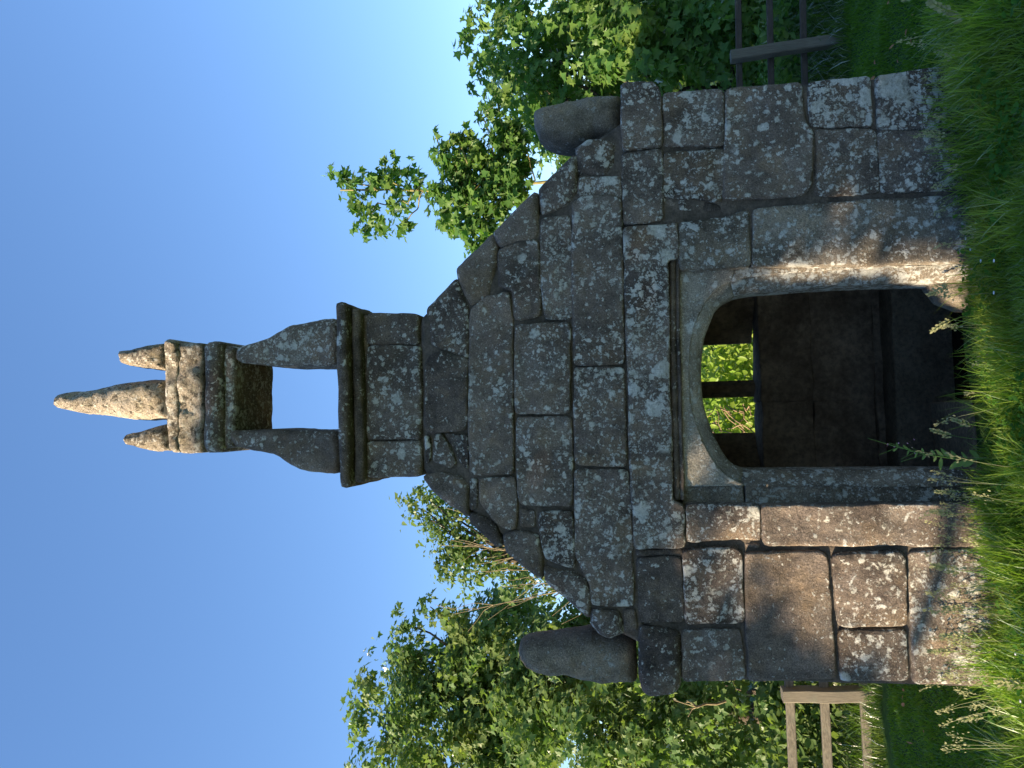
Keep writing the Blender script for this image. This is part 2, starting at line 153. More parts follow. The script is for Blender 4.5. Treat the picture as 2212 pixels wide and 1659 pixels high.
class NT:
    def __init__(s, name):
        s.m = bpy.data.materials.new(name); s.m.use_nodes = True
        s.t = s.m.node_tree; s.t.nodes.clear()
        s.out = s.n('OutputMaterial')
    def n(s, typ, **k):
        nd = s.t.nodes.new('ShaderNode'+typ)
        for a, v in k.items(): setattr(nd, a, v)
        return nd
    def l(s, a, b): s.t.links.new(a, b)
    def set(s, sock, v):
        if isinstance(v, bpy.types.NodeSocket): s.l(v, sock)
        else: sock.default_value = v
    def math(s, op, a, b=0., clamp=False):
        nd = s.n('Math', operation=op, use_clamp=clamp); s.set(nd.inputs[0], a); s.set(nd.inputs[1], b); return nd.outputs[0]
    def noise(s, vec, scale, detail=4., rough=.55, dist=0.):
        nd = s.n('TexNoise'); s.l(vec, nd.inputs['Vector'])
        for k, v in (('Scale', scale), ('Detail', detail), ('Roughness', rough), ('Distortion', dist)): s.set(nd.inputs[k], v)
        return nd
    def ramp(s, f, stops, interp='LINEAR'):
        nd = s.n('ValToRGB'); s.l(f, nd.inputs[0]); cr = nd.color_ramp; cr.interpolation = interp
        while len(cr.elements) < len(stops): cr.elements.new(.5)
        for e, (p, c) in zip(cr.elements, stops):
            e.position = p; e.color = (c, c, c, 1) if isinstance(c, (int, float)) else (*c, 1)
        return nd.outputs[0]
    def maprange(s, f, a, b, c=0., d=1., smooth=False):
        nd = s.n('MapRange'); nd.interpolation_type = 'SMOOTHSTEP' if smooth else 'LINEAR'
        for i, v in enumerate((f, a, b, c, d)): s.set(nd.inputs[i], v)
        return nd.outputs[0]
    def mix(s, f, a, b, mode='MIX'):
        nd = s.n('Mix', data_type='RGBA', blend_type=mode)
        s.set(nd.inputs[0], f)
        for sock, v in ((nd.inputs[6], a), (nd.inputs[7], b)):
            if isinstance(v, tuple): v = (*v, 1)
            s.set(sock, v)
        return nd.outputs[2]
    def attr(s, name): return s.n('Attribute', attribute_type='OBJECT', attribute_name=name).outputs['Fac']
    def bump(s, h, strength, dist, prev=None):
        nd = s.n('Bump'); s.set(nd.inputs['Strength'], strength); s.set(nd.inputs['Distance'], dist); s.l(h, nd.inputs['Height'])
        if prev: s.l(prev, nd.inputs['Normal'])
        return nd.outputs[0]
    def principled(s, col, rough=.9, normal=None, spec=.3):
        p = s.n('BsdfPrincipled'); s.set(p.inputs['Base Color'], (*col, 1) if isinstance(col, tuple) else col)
        s.set(p.inputs['Roughness'], rough); p.inputs['Specular IOR Level'].default_value = spec
        if normal: s.l(normal, p.inputs['Normal'])
        s.l(p.outputs[0], s.out.inputs[0]); return p

def granite(name, dark, light, tint, lichen_cols, crust=False, bump=1.):
    t = NT(name); tc = t.n('TexCoord').outputs['Object']
    info = t.n('ObjectInfo').outputs['Random']
    off = t.n('VectorMath', operation='ADD'); t.l(tc, off.inputs[0])
    cmb = t.n('CombineXYZ'); t.l(t.math('MULTIPLY', info, 31.), cmb.inputs[1]); t.l(cmb.outputs[0], off.inputs[1])
    vec = off.outputs[0]                                   # every stone cut from another place in the rock
    big = t.noise(vec, 3.2, 3, .6).outputs[0]
    mid = t.noise(vec, 14., 5, .65).outputs[0]
    grain = t.noise(vec, 150., 3, .8).outputs[0]
    speck = t.noise(vec, 75., 2, .7).outputs[0]
    f = t.math('ADD', t.math('MULTIPLY', big, .6), t.math('MULTIPLY', mid, .55))
    f = t.math('ADD', f, t.math('MULTIPLY', t.math('SUBTRACT', info, .5), .22))
    col = t.mix(t.maprange(f, .38, .74), dark, light)
    warm = t.noise(vec, 5.5, 4, .6).outputs[0]
    col = t.mix(t.maprange(warm, .5, .78, 0., .55), col, tint)
    col = t.mix(1., col, t.ramp(grain, [(.25, .30), (.5, 1.), (.75, 2.0)]), 'MULTIPLY')
    col = t.mix(t.maprange(speck, .62, .72, 0., .5), col, tuple(c*1.9 for c in light))
    mp = t.n('Mapping'); mp.inputs['Scale'].default_value = (2.6, 2.6, .8); t.l(vec, mp.inputs[0])
    stain = t.noise(mp.outputs[0], 1.6, 4, .6).outputs[0]
    col = t.mix(1., col, t.ramp(stain, [(.34, .58), (.5, 1.), (.7, 1.28)]), 'MULTIPLY')
    # lichen: rosettes of several sizes, broken up and gathered in colonies
    la = t.attr('lichen')
    wob = t.noise(vec, 20., 4, .7)
    vm = t.n('VectorMath', operation='MULTIPLY_ADD'); t.l(wob.outputs['Color'], vm.inputs[0]); vm.inputs[1].default_value = (.075,)*3; t.l(vec, vm.inputs[2])
    wv = vm.outputs[0]
    colony = t.noise(vec, 4.2, 3, .55).outputs[0]
    frag = t.noise(vec, 52., 6, .8).outputs[0]
    def rosettes(scale, r, soft, bias, seedoff):
        vo = t.n('TexVoronoi'); vo.inputs['Scale'].default_value = scale
        o2 = t.n('VectorMath', operation='ADD'); t.l(wv, o2.inputs[0]); o2.inputs[1].default_value = (seedoff,)*3
        t.l(o2.outputs[0], vo.inputs['Vector'])
        sz = t.n('SeparateColor'); t.l(vo.outputs['Color'], sz.inputs[0])
        keep = t.math('ADD', t.math('MULTIPLY', colony, 1.1), t.math('MULTIPLY', sz.outputs[0], .55))
        thr = t.math('SUBTRACT', bias+.12, t.math('MULTIPLY', la, 1.02))
        k = t.maprange(t.math('SUBTRACT', keep, thr), 0., .06)
        rad = t.math('MULTIPLY', t.math('MULTIPLY', t.math('ADD', .35, sz.outputs[1]), r), t.math('ADD', .68, t.math('MULTIPLY', la, .7)))
        d = t.math('SUBTRACT', rad, vo.outputs['Distance'])
        d = t.math('ADD', d, t.math('MULTIPLY', t.math('SUBTRACT', frag, .50), .85))
        d = t.math('ADD', d, t.math('MULTIPLY', t.math('SUBTRACT', mid, .5), .5))
        return t.math('MULTIPLY', t.maprange(d, 0., soft), k), sz.outputs[2]
    m1, c1 = rosettes(9.5, .38, .12, 1.30, 0.)
    m2, _ = rosettes(25., .40, .14, 1.10, 3.7)
    m3, _ = rosettes(56., .44, .18, 1.05, 9.1)
    m = t.math('MAXIMUM', m1, t.math('MAXIMUM', m2, m3))
    vo4 = t.n('TexVoronoi'); vo4.inputs['Scale'].default_value = 5.2
    vm4 = t.n('VectorMath', operation='MULTIPLY_ADD'); t.l(wob.outputs['Color'], vm4.inputs[0]); vm4.inputs[1].default_value = (.03,)*3; t.l(vec, vm4.inputs[2])
    t.l(vm4.outputs[0], vo4.inputs['Vector']); s4 = t.n('SeparateColor'); t.l(vo4.outputs['Color'], s4.inputs[0])
    d4 = t.math('SUBTRACT', t.math('MULTIPLY', t.math('ADD', .12, s4.outputs[1]), .34), vo4.outputs['Distance'])
    m4 = t.math('MULTIPLY', t.math('MULTIPLY', t.maprange(d4, 0., .035), t.maprange(s4.outputs[0], .60, .62)), t.maprange(la, .05, .3))
    m4 = t.math('MULTIPLY', m4, t.maprange(frag, .36, .5, .35, 1.))
    m1 = t.math('MAXIMUM', m1, m4)
    veil = t.math('MULTIPLY', t.maprange(t.math('ADD', t.math('MULTIPLY', frag, .5), t.math('MULTIPLY', colony, .6)), .58, .75), t.math('MULTIPLY', la, .6))
    m = t.math('MAXIMUM', m, veil)
    m = t.math('MULTIPLY', m, t.maprange(grain, .22, .5, .55, 1.))
    lc = t.mix(c1, lichen_cols[0], lichen_cols[1])
    lc = t.mix(t.maprange(mid, .4, .65), lc, lichen_cols[2])
    lc = t.mix(1., lc, t.ramp(frag, [(.3, .55), (.5, .95), (.7, 1.2)]), 'MULTIPLY')
    col = t.mix(t.math('MULTIPLY', m, .93), col, lc)
    rust = t.math('MULTIPLY', t.maprange(t.noise(vec, 7., 3, .6).outputs[0], .70, .76), .55)
    col = t.mix(rust, col, (.24, .13, .045))
    if crust:
        hole = t.maprange(t.noise(vec, 30., 4, .7).outputs[0], .54, .62, 0., .85)
        col = t.mix(hole, col, (.035, .03, .022))
    n = t.bump(mid, .75*bump, .03)
    n = t.bump(grain, .7*bump, .006, n)
    n = t.bump(frag, .65*bump, .012, n)
    n = t.bump(m, .5, .005, n)
    t.principled(col, .93, n, .2)
    return t.m

M = {}
M['granite'] = granite('lichened granite', (.056, .043, .036), (.200, .157, .124), (.27, .185, .105), [(.57, .555, .50), (.45, .415, .33), (.67, .645, .58)])
M['pale'] = granite('cleaner dressed granite', (.18, .155, .125), (.38, .335, .265), (.33, .28, .19), [(.50, .50, .46), (.40, .39, .32), (.55, .54, .5)], bump=.7)
M['jamb'] = granite('weathered jamb granite', (.085, .068, .052), (.27, .225, .172), (.30, .225, .14), [(.52, .51, .47), (.40, .38, .31), (.60, .59, .54)])
M['weathered'] = granite('weathered pinnacle granite', (.115, .092, .068), (.31, .26, .195), (.31, .23, .15), [(.48, .48, .45), (.38, .37, .31), (.52, .52, .48)], bump=1.5)
M['crust'] = granite('crusted belfry granite', (.12, .095, .072), (.40, .335, .26), (.36, .27, .12), [(.62, .57, .48), (.50, .42, .26), (.68, .63, .55)], crust=True, bump=1.4)
def simple(name, a, b, scale, bump=.5, rough=.95, detail=6):
    t = NT(name); tc = t.n('TexCoord').outputs['Object']
    n1 = t.noise(tc, scale, detail, .65).outputs[0]; n2 = t.noise(tc, scale*9, 3, .7).outputs[0]
    c = t.mix(t.maprange(n1, .3, .7), a, b)
    c = t.mix(1., c, t.ramp(n2, [(.3, .6), (.7, 1.35)]), 'MULTIPLY')
    t.principled(c, rough, t.bump(n2, bump, .01, t.bump(n1, bump, .03)), .2); return t.m
M['mortar'] = simple('old lime mortar', (.05, .042, .034), (.14, .11, .085), 9)
M['inner'] = simple('damp inner masonry', (.085, .055, .034), (.30, .215, .14), 2.6)
M['paving'] = simple('worn floor slabs', (.13, .10, .062), (.26, .20, .13), 5)
M['soil'] = simple('turf and soil', (.030, .070, .012), (.045, .10, .016), 3)
M['pool'] = simple('dark spring water', (.004, .004, .003), (.008, .007, .005), 2, .02, .08)
M['bark'] = simple('bark', (.07, .055, .04), (.15, .12, .09), 14, .8)
M['twig'] = simple('pale bare twigs', (.22, .17, .10), (.34, .27, .16), 20, .3)
M['greenbark'] = simple('young green bark', (.16, .15, .06), (.24, .2, .09), 20, .3)
M['dry'] = simple('dry bracken stems', (.3, .2, .13), (.42, .3, .2), 20, .2)
def wood_mat(name, a, b):
    t = NT(name); tc = t.n('TexCoord').outputs['Generated']
    mp = t.n('Mapping'); mp.inputs['Scale'].default_value = (9, 9, 1.2); t.l(tc, mp.inputs[0])
    n1 = t.noise(mp.outputs[0], 5, 6, .7, .4).outputs[0]; n2 = t.noise(t.n('TexCoord').outputs['Object'], 9, 4, .6).outputs[0]
    c = t.mix(t.maprange(n1, .3, .7), a, b); c = t.mix(t.maprange(n2, .55, .75, 0., .6), c, (.16, .17, .13))
    t.principled(c, .9, t.bump(n1, .7, .008), .2); return t.m
M['wood'] = wood_mat('weathered fence wood', (.085, .076, .06), (.25, .218, .165))
M['darkwood'] = wood_mat('damp dark fence wood', (.045, .036, .03), (.11, .088, .072))
def leaf_mat(name, a, b, c, trans, gloss=.35):
    t = NT(name); rnd = t.n('NewGeometry').outputs['Random Per Island']
    oi = t.n('ObjectInfo').outputs['Random']
    r = t.math('FRACT', t.math('ADD', rnd, oi))
    nz = t.noise(t.n('TexCoord').outputs['Object'], 2.2, 2).outputs[0]
    col = t.mix(r, a, b); col = t.mix(t.maprange(nz, .5, .75, 0., .7), col, c)
    d = t.n('BsdfDiffuse'); t.l(col, d.inputs[0])
    tr = t.n('BsdfTranslucent'); t.l(t.mix(1., col, trans, 'MULTIPLY'), tr.inputs[0])
    mx1 = t.n('MixShader'); mx1.inputs[0].default_value = .45; t.l(d.outputs[0], mx1.inputs[1]); t.l(tr.outputs[0], mx1.inputs[2])
    g = t.n('BsdfGlossy'); g.inputs['Roughness'].default_value = .42; g.inputs[0].default_value = (1, 1, 1, 1)
    fr = t.n('Fresnel'); fr.inputs[0].default_value = 1.4
    mx2 = t.n('MixShader'); t.l(t.math('MULTIPLY', fr.outputs[0], gloss), mx2.inputs[0]); t.l(mx1.outputs[0], mx2.inputs[1]); t.l(g.outputs[0], mx2.inputs[2])
    t.l(mx2.outputs[0], t.out.inputs[0]); return t.m
M['maple'] = leaf_mat('maple leaves', (.040, .085, .018), (.075, .125, .026), (.115, .145, .03), (2.2, 2.4, 1.0))
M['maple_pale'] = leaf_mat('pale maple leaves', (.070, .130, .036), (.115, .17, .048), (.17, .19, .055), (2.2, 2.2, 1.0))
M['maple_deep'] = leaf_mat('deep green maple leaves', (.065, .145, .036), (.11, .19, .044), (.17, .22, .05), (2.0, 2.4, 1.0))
M['maple_mid'] = leaf_mat('grey green maple leaves', (.085, .155, .050), (.135, .195, .065), (.20, .225, .075), (2.2, 2.3, 1.0))
M['bramble'] = leaf_mat('sunny bramble leaves', (.17, .28, .04), (.25, .34, .06), (.31, .36, .09), (2.2, 2.2, 1.0))
M['hedge'] = leaf_mat('hedge leaves', (.03, .065, .014), (.055, .09, .02), (.06, .1, .02), (2, 2.2, 1))
M['grass'] = leaf_mat('long grass', (.115, .22, .026), (.20, .28, .04), (.30, .32, .06), (1.8, 2., .9), .12)
M['lawn'] = leaf_mat('mown lawn grass', (.095, .19, .024), (.125, .225, .028), (.11, .205, .026), (1.8, 2., .9), .04)
M['rough'] = leaf_mat('rough grass', (.055, .11, .02), (.10, .16, .03), (.2, .19, .06), (1.8, 2., .9), .25)
M['clover'] = leaf_mat('clover leaves', (.045, .14, .022), (.075, .18, .03), (.10, .2, .03), (1.8, 2., .9), .15)
M['seed'] = leaf_mat('grass seed heads', (.30, .31, .15), (.42, .41, .23), (.36, .36, .18), (1.2, 1.2, 1.), .1)
M['weed'] = leaf_mat('willowherb leaves', (.16, .26, .07), (.20, .30, .09), (.22, .3, .1), (1.6, 1.8, 1.), .2)
t = NT('white petals'); t.principled((.75, .72, .72), .7); M['petal'] = t.m
t = NT('pink petals'); t.principled((.62, .30, .42), .7); M['pink'] = t.m
t = NT('rusty dead leaves'); t.principled((.34, .16, .07), .9); M['rusty'] = t.m

# ---------------------------------------------------------------- stones
def outline(poly, step, rc, jit, seed):
    P = [np.array(p, float) for p in poly]
    A = sum(P[i][0]*P[(i+1) % len(P)][1]-P[(i+1) % len(P)][0]*P[i][1] for i in range(len(P)))
    if A < 0: P = P[::-1]
    pts = []
    n = len(P)
    for i in range(n):
        a, b, c = P[i-1], P[i], P[(i+1) % n]
        la, lc = np.linalg.norm(a-b), np.linalg.norm(c-b)
        r1, r2 = min(rc, la*.42), min(rc, lc*.42)
        p0 = b+(a-b)/max(la, 1e-6)*r1; p2 = b+(c-b)/max(lc, 1e-6)*r2
        for s in (0., .5, 1.): pts.append((1-s)**2*p0+2*s*(1-s)*b+s*s*p2)
    pts = np.array(pts); out = []
    for i in range(len(pts)):
        a, b = pts[i], pts[(i+1) % len(pts)]
        L = np.linalg.norm(b-a); k = max(1, int(round(L/step)))
        for j in range(k): out.append(a+(b-a)*j/k)
    out = np.array(out)
    keep = [0]
    for i in range(1, len(out)):
        if np.linalg.norm(out[i]-out[keep[-1]]) > step*.3: keep.append(i)
    out = out[keep]
    if np.linalg.norm(out[0]-out[-1]) < step*.3: out = out[:-1]
    tg = np.roll(out, -1, 0)-np.roll(out, 1, 0); tg /= np.linalg.norm(tg, axis=1)[:, None]+1e-9
    nrm = np.stack([-tg[:, 1], tg[:, 0]], 1)               # inward for ccw
    for i, p in enumerate(out):
        q = Vector((p[0]*9+seed, p[1]*9, seed*.7))
        out[i] = p+nrm[i]*(jit*noise.noise(q)+jit*.6*noise.noise(q*4))
    return out, nrm
def seg_dist(Q, O):
    a = O; b = np.roll(O, -1, 0); ab = b-a
    L = (ab**2).sum(1)+1e-12
    d = np.full(len(Q), 1e9)
    for s in range(0, len(Q), 4000):
        q = Q[s:s+4000, None, :]
        tt = np.clip(((q-a)*ab).sum(2)/L, 0, 1)
        d[s:s+4000] = np.sqrt((((a+tt[..., None]*ab)-q)**2).sum(2)).min(1)
    return d
def inside(Q, O):
    x, y = Q[:, 0], Q[:, 1]; r = np.zeros(len(Q), bool)
    for (x1, y1), (x2, y2) in zip(O, np.roll(O, -1, 0)):
        c = ((y1 > y) != (y2 > y)) & (x < (x2-x1)*(y-y1)/(y2-y1+1e-15)+x1); r ^= c
    return r
def triangulate(O, nrm, r, step):
    q = O+nrm*r*.35; q2 = O+nrm*r
    ext = [q[i] for i in range(len(q))]+[q2[i] for i in range(len(q2))]
    lo, hi = O.min(0), O.max(0)
    gx, gy = np.meshgrid(np.arange(lo[0], hi[0], step), np.arange(lo[1], hi[1], step))
    g = np.stack([gx.ravel(), gy.ravel()], 1); g += rng.uniform(-.28, .28, g.shape)*step
    E = np.array(ext); nq = len(q)
    okE = inside(E, O); dE = seg_dist(E, O)
    okE &= dE > np.where(np.arange(len(E)) < nq, r*.25, r*.8)
    g = g[inside(g, O)]
    if len(g): g = g[seg_dist(g, O) > r*1.25]
    Q = np.vstack([O, E[okE], g]) if len(g) else np.vstack([O, E[okE]])
    vs, es, fs, *_ = delaunay_2d_cdt([Vector(p) for p in Q], [], [list(range(len(O)))], 1, 1e-5)
    V = np.array([(v.x, v.y) for v in vs]); return V, fs
SEED = [0.]
def stone(name, poly, mat, parent, yf=0., d=.3, r=.022, rough=.006, step=.032, rc=.03, jit=.0045, lichen=.5, proud=0., axis='y', tilt=.01, grow=0.):
    SEED[0] += 3.17; sd = SEED[0]
    O, nrm = outline(poly, min(step, .025), rc, jit, sd)
    O = O-nrm*grow
    V, F = triangulate(O, nrm, r, step)
    D = seg_dist(V, O); n = len(O)
    prof = r*(1-np.sqrt(np.clip(1-(1-np.minimum(D, r)/r)**2, 0, 1)))
    c = V.mean(0); tx, tz = random.uniform(-tilt, tilt), random.uniform(-tilt, tilt)
    Y = np.empty(len(V))
    for i, (x, z) in enumerate(V):
        p = Vector((x*7+sd, z*7, sd)); Y[i] = noise.fractal(p, 1., 2., 4)*rough*1.3+noise.noise(p*6)*rough*.35
        w = min(1., D[i]/r); Y[i] *= .35+.65*w
    yy = yf-proud+prof+Y+(V[:, 0]-c[0])*tx+(V[:, 1]-c[1])*tz
    verts = [(x, y, z) for (x, z), y in zip(V, yy)]
    ring = [i for i in range(len(V)) if D[i] < 1e-4]
    # boundary order from the faces themselves
    ec = {}
    for f in F:
        for a, b in zip(f, list(f[1:])+[f[0]]): ec[(a, b)] = 1
    nxt = {a: b for (a, b) in ec if (b, a) not in ec}
    faces = [tuple(f) for f in F]
    back = {}
    for a in nxt:
        back[a] = len(verts); verts.append((V[a][0], yf+d, V[a][1]))
    for a, b in nxt.items(): faces.append((b, a, back[a], back[b]))
    if nxt:
        s = next(iter(nxt)); loop = [s]; k = nxt[s]
        while k != s and len(loop) < len(nxt)+1: loop.append(k); k = nxt[k]
        faces.append(tuple(back[i] for i in loop[::-1]))
    if axis == 'x': verts = [(y, x, z) for x, y, z in verts]; faces = [f[::-1] for f in faces]
    if axis == 'z': verts = [(x, z, -y) for x, y, z in verts]
    me = bpy.data.meshes.new(name); me.from_pydata(verts, [], faces); me.update()
    bm = bmesh.new(); bm.from_mesh(me); bmesh.ops.recalc_face_normals(bm, faces=bm.faces); bm.to_mesh(me); bm.free()
    me.polygons.foreach_set('use_smooth', [len(p.vertices) == 3 for p in me.polygons])
    o = link(name, me, mat, parent); o['lichen'] = float(lichen); return o
def pillow(name, poly, mat, parent, yc, t, lichen, rough=.008):
    """a rounded upright stone: outline in x,z, swelling to thickness t in front and behind"""
    SEED[0] += 3.17; sd = SEED[0]
    O, nrm = outline(poly, .02, .014, .007, sd); O = O-nrm*.006
    D0 = None
    V, F = triangulate(O, nrm, .03, .028)
    D = seg_dist(V, O); rr = D.max()*.95
    h = t*np.sqrt(np.clip(1-(1-np.minimum(D, rr)/rr)**3.4, 0, 1))
    verts, faces = [], []
    isb = D < 1e-4; back = {}
    for i, (x, z) in enumerate(V):
        p = Vector((x*15+sd, z*13, sd)); e = (.75*noise.fractal(p, 1., 2., 4)+.35*noise.noise(p*4))*rough*min(1, D[i]/.03+.2)
        verts.append((x, yc-h[i]+e, z))
    for i, (x, z) in enumerate(V):
        if isb[i]: back[i] = i
        else: back[i] = len(verts); verts.append((x, yc+h[i]+rough*noise.noise(Vector((x*9, z*9, sd+5))), z))
    for f in F:
        faces.append(tuple(f)); faces.append(tuple(back[i] for i in f[::-1]))
    me = bpy.data.meshes.new(name); me.from_pydata(verts, [], faces); me.update()
    bm = bmesh.new(); bm.from_mesh(me); bmesh.ops.recalc_face_normals(bm, faces=bm.faces); bm.to_mesh(me); bm.free()
    me.polygons.foreach_set('use_smooth', [True]*len(me.polygons))
    o = link(name, me, mat, parent); o['lichen'] = float(lichen); return o

chapel = empty('stone_chapel', (0, 0, 0))
tag(chapel, 'small old granite oratory with arched doorway, open belfry and stone pinnacles', 'chapel')
for name, poly, k in STONES:
    mat = M['jamb'] if name == 'door_jamb_stone' else M['granite']
    chink = name == 'chink_stone'
    o = stone(name, poly, mat, chapel, yf=k['y'], d=k.get('d', .31), r=.008 if chink else k.get('r', .011)*(.7 if 'coping' in name else 1), grow=.010 if 'coping' in name else .004, proud=k.get('proud', 0.),
          lichen=k['lich'], step=.02 if chink else .032, rc=.012 if chink or 'coping' in name else .024, jit=.006, rough=.006 if name == 'door_jamb_stone' else (.012 if 'pillar' in name or 'coping' in name else .011))
for name, poly, k in PINNACLES:
    pillow(name, poly, M['crust'] if 'belfry' in name else M['weathered'], chapel, k['y']+.7*k['t'], k['t'], k['lich'], .024 if 'belfry' in name else .017)
for name, poly, k in HEAD:
    stone(name, poly, M['crust'] if 'stone' in name else M['granite'], chapel, yf=k['y'], d=k['d'], r=.05 if 'roll' in name else .03, lichen=.5, rough=.024 if 'stone' in name else .012, step=.022, rc=.02, jit=.008)
# mortar core behind the joints
core = 0.022
stone('mortar_core', [(-1.57, -.3), (-.70, -.3), (-.70, 1.52), (-.76, 1.60), (-1.1, 1.78), (-1.58, 1.8)], M['mortar'], chapel, yf=core, d=.25, rough=.012, step=.05)
stone('mortar_core', [(.63, -.3), (1.5, -.3), (1.535, 1.75), (1.0, 1.75), (.63, 1.56)], M['mortar'], chapel, yf=core, d=.25, rough=.012, step=.05)
stone('mortar_core', [(-1.42, 1.76), (1.45, 1.72), (1.32, 1.93), (1.14, 2.02), (.82, 2.38), (.5, 2.78), (.40, 2.95), (-.46, 2.96), (-.56, 2.85), (-.8, 2.55), (-1.05, 2.24), (-1.28, 1.98), (-1.35, 1.88)], M['mortar'], chapel, yf=core, d=.25, rough=.012, step=.05)
stone('mortar_core', [(-.40, 2.93), (.37, 2.93), (.38, 3.3), (-.44, 3.3)], M['mortar'], chapel, yf=.03, d=.4, rough=.006, step=.05)

def strip(name, path, prof, mat, parent, lichen=.4, rough=.003, nr=None):
    """sweep profile points (offset outward, y) along path in x,z"""
    P = np.array(path); tg = np.gradient(P, axis=0); tg /= np.linalg.norm(tg, axis=1)[:, None]
    V = []; F = []
    if nr is None: nr = np.stack([-tg[:, 1], tg[:, 0]], 1)
    SEED[0] += 1.3
    for i, p in enumerate(P):
        for (o, y) in prof:
            q = p+nr[i]*o; e = rough*noise.fractal(Vector((q[0]*9, q[1]*9, y*9+SEED[0])), 1, 2, 3)
            V.append((q[0]+e, y+e, q[1]+e))
    k = len(prof)
    for i in range(len(P)-1):
        for j in range(k-1):
            F.append((i*k+j, i*k+j+1, (i+1)*k+j+1, (i+1)*k+j))
    F.append(tuple(range(k))); F.append(tuple((len(P)-1)*k+j for j in range(k))[::-1])
    me = bpy.data.meshes.new(name); me.from_pydata(V, [], F); me.update()
    bm = bmesh.new(); bm.from_mesh(me); bmesh.ops.recalc_face_normals(bm, faces=bm.faces); bm.to_mesh(me); bm.free()
    me.polygons.foreach_set('use_smooth', [len(p.vertices) == 4 for p in me.polygons])
    o = link(name, me, mat, parent); o['lichen'] = float(lichen); return o
def resample(P, n):
    P = np.array(P, float); d = np.r_[0, np.cumsum(np.linalg.norm(np.diff(P, axis=0), axis=1))]
    s = np.linspace(0, d[-1], n); return np.stack([np.interp(s, d, P[:, i]) for i in range(P.shape[1])], 1)
door = np.array(DOOR)                                   # right foot, over the arch, to left foot
def smooth(P, k):
    P = P.copy()
    for _ in range(k): P[1:-1] = .25*P[:-2]+.5*P[1:-1]+.25*P[2:]
    return P
dp = smooth(resample(door, 180), 5); dt_ = np.gradient(dp, axis=0); dt_ /= np.linalg.norm(dt_, axis=1)[:, None]
dn = np.stack([-dt_[:, 1], dt_[:, 0]], 1)               # points into the opening
SPR = 1.215
iR = int(np.argmax(dp[:, 1] > SPR)); iL = len(dp)-1-int(np.argmax(dp[::-1, 1] > SPR))
prof = [(-.080, .34), (-.080, .070), (-.074, .062), (-.010, .128), (0., .138), (.004, .150), (.004, .34)]
strip('jamb_moulding', dp[:iR+1], prof, M['jamb'], chapel, .8, nr=dn[:iR+1])
strip('jamb_moulding', dp[iL:], prof, M['jamb'], chapel, .5, nr=dn[iL:])
strip('arch_moulding', dp[iR:iL+1], prof, M['pale'], chapel, .4, nr=dn[iR:iL+1])
# spandrel slab between the arch and the hood
outer = dp-dn*.066
spx = [tuple(p) for p in outer[iR:iL+1:2]]
xr, xa = PANEL[1][0], PANEL[2][0]
poly = [(xr, SPR), (xr, PANEL[1][1]+.03), (xa, PANEL[2][1]+.03), (xa, SPR)]+spx[::-1]
stone('arch_spandrel', poly, M['pale'], chapel, yf=.060, d=.24, r=.006, rough=.004, rc=.002, jit=.0008, lichen=.35, step=.03)
# recessed flat band of the left jamb in two stones, and the narrow fillets beside the mouldings
stone('door_jamb_stone', [(xa-.001, SPR+.004), (xa-.001, 1.535), (xa-.12, 1.54), (xa-.12, SPR+.004)], M['jamb'], chapel, yf=.105, d=.2, r=.008, rough=.004, rc=.006, jit=.002, lichen=.5)
stone('door_jamb_stone', [(xa-.001, -.2), (xa-.001, SPR-.004), (xa-.12, SPR-.004), (xa-.12, -.2)], M['jamb'], chapel, yf=.105, d=.2, r=.008, rough=.004, rc=.006, jit=.002, lichen=.55)
stone('jamb_fillet', [tuple(p) for p in outer[:iR+1:6]]+[tuple(outer[iR])]+[(xr+.004, SPR-.003), (PANEL[0][0]+.004, -.2)], M['jamb'], chapel, yf=.062, d=.25, r=.005, rough=.003, rc=.002, jit=.001, lichen=.7)
# hood moulding roll tucked under the lintel
rp = resample(ROLL, 40)
strip('hood_moulding', rp, [(.03, .20), (.03, .03), (.022, .02), (.012, .028), (.010, .045), (.006, .03), (-.006, .018), (-.018, .022), (-.026, .038), (-.028, .06), (-.05, .062), (-.05, .20)], M['granite'], chapel, .2, .003)
stone('chamfer_stop', STOP, M['jamb'], chapel, yf=.15, d=.20, r=.03, rough=.02, rc=.008, lichen=.1)
# belfry cornice: slab, bed roll, neck
def slab(name, x0, x1, y0, y1, z0, z1, mat, lichen, rough=.008, step=.03, r=.02, parent=None):
    """weathered block with rounded arrises"""
    bm = bmesh.new(); bmesh.ops.create_cube(bm, size=1)
    for v in bm.verts: v.co = Vector(((x0+x1)/2+v.co.x*(x1-x0), (y0+y1)/2+v.co.y*(y1-y0), (z0+z1)/2+v.co.z*(z1-z0)))
    bmesh.ops.bevel(bm, geom=bm.edges[:], offset=min(r, .45*min(x1-x0, y1-y0, z1-z0)), segments=2, affect='EDGES', profile=.6)
    for ax in range(3):
        lo, hi = ((x0, x1), (y0, y1), (z0, z1))[ax]; k = int((hi-lo)/step/2)
        for i in range(1, min(k, 40)):
            nv = [0, 0, 0]; nv[ax] = 1; co = [0, 0, 0]; co[ax] = lo+(hi-lo)*i/k
            bmesh.ops.bisect_plane(bm, geom=bm.verts[:]+bm.edges[:]+bm.faces[:], plane_co=co, plane_no=nv)
    SEED[0] += 2.1
    for v in bm.verts:
        p = v.co*6+Vector((SEED[0], 0, 0)); v.co += Vector((noise.fractal(p, 1, 2, 3), noise.fractal(p+Vector((9, 0, 0)), 1, 2, 3), noise.fractal(p+Vector((0, 9, 0)), 1, 2, 3)))*rough
    me = bpy.data.meshes.new(name); bm.to_mesh(me); bm.free()
    me.polygons.foreach_set('use_smooth', [True]*len(me.polygons))
    o = link(name, me, mat, parent or chapel); o['lichen'] = float(lichen); return o
fa, be, ne = CORN['fasc'], CORN['bed'], CORN['neck']
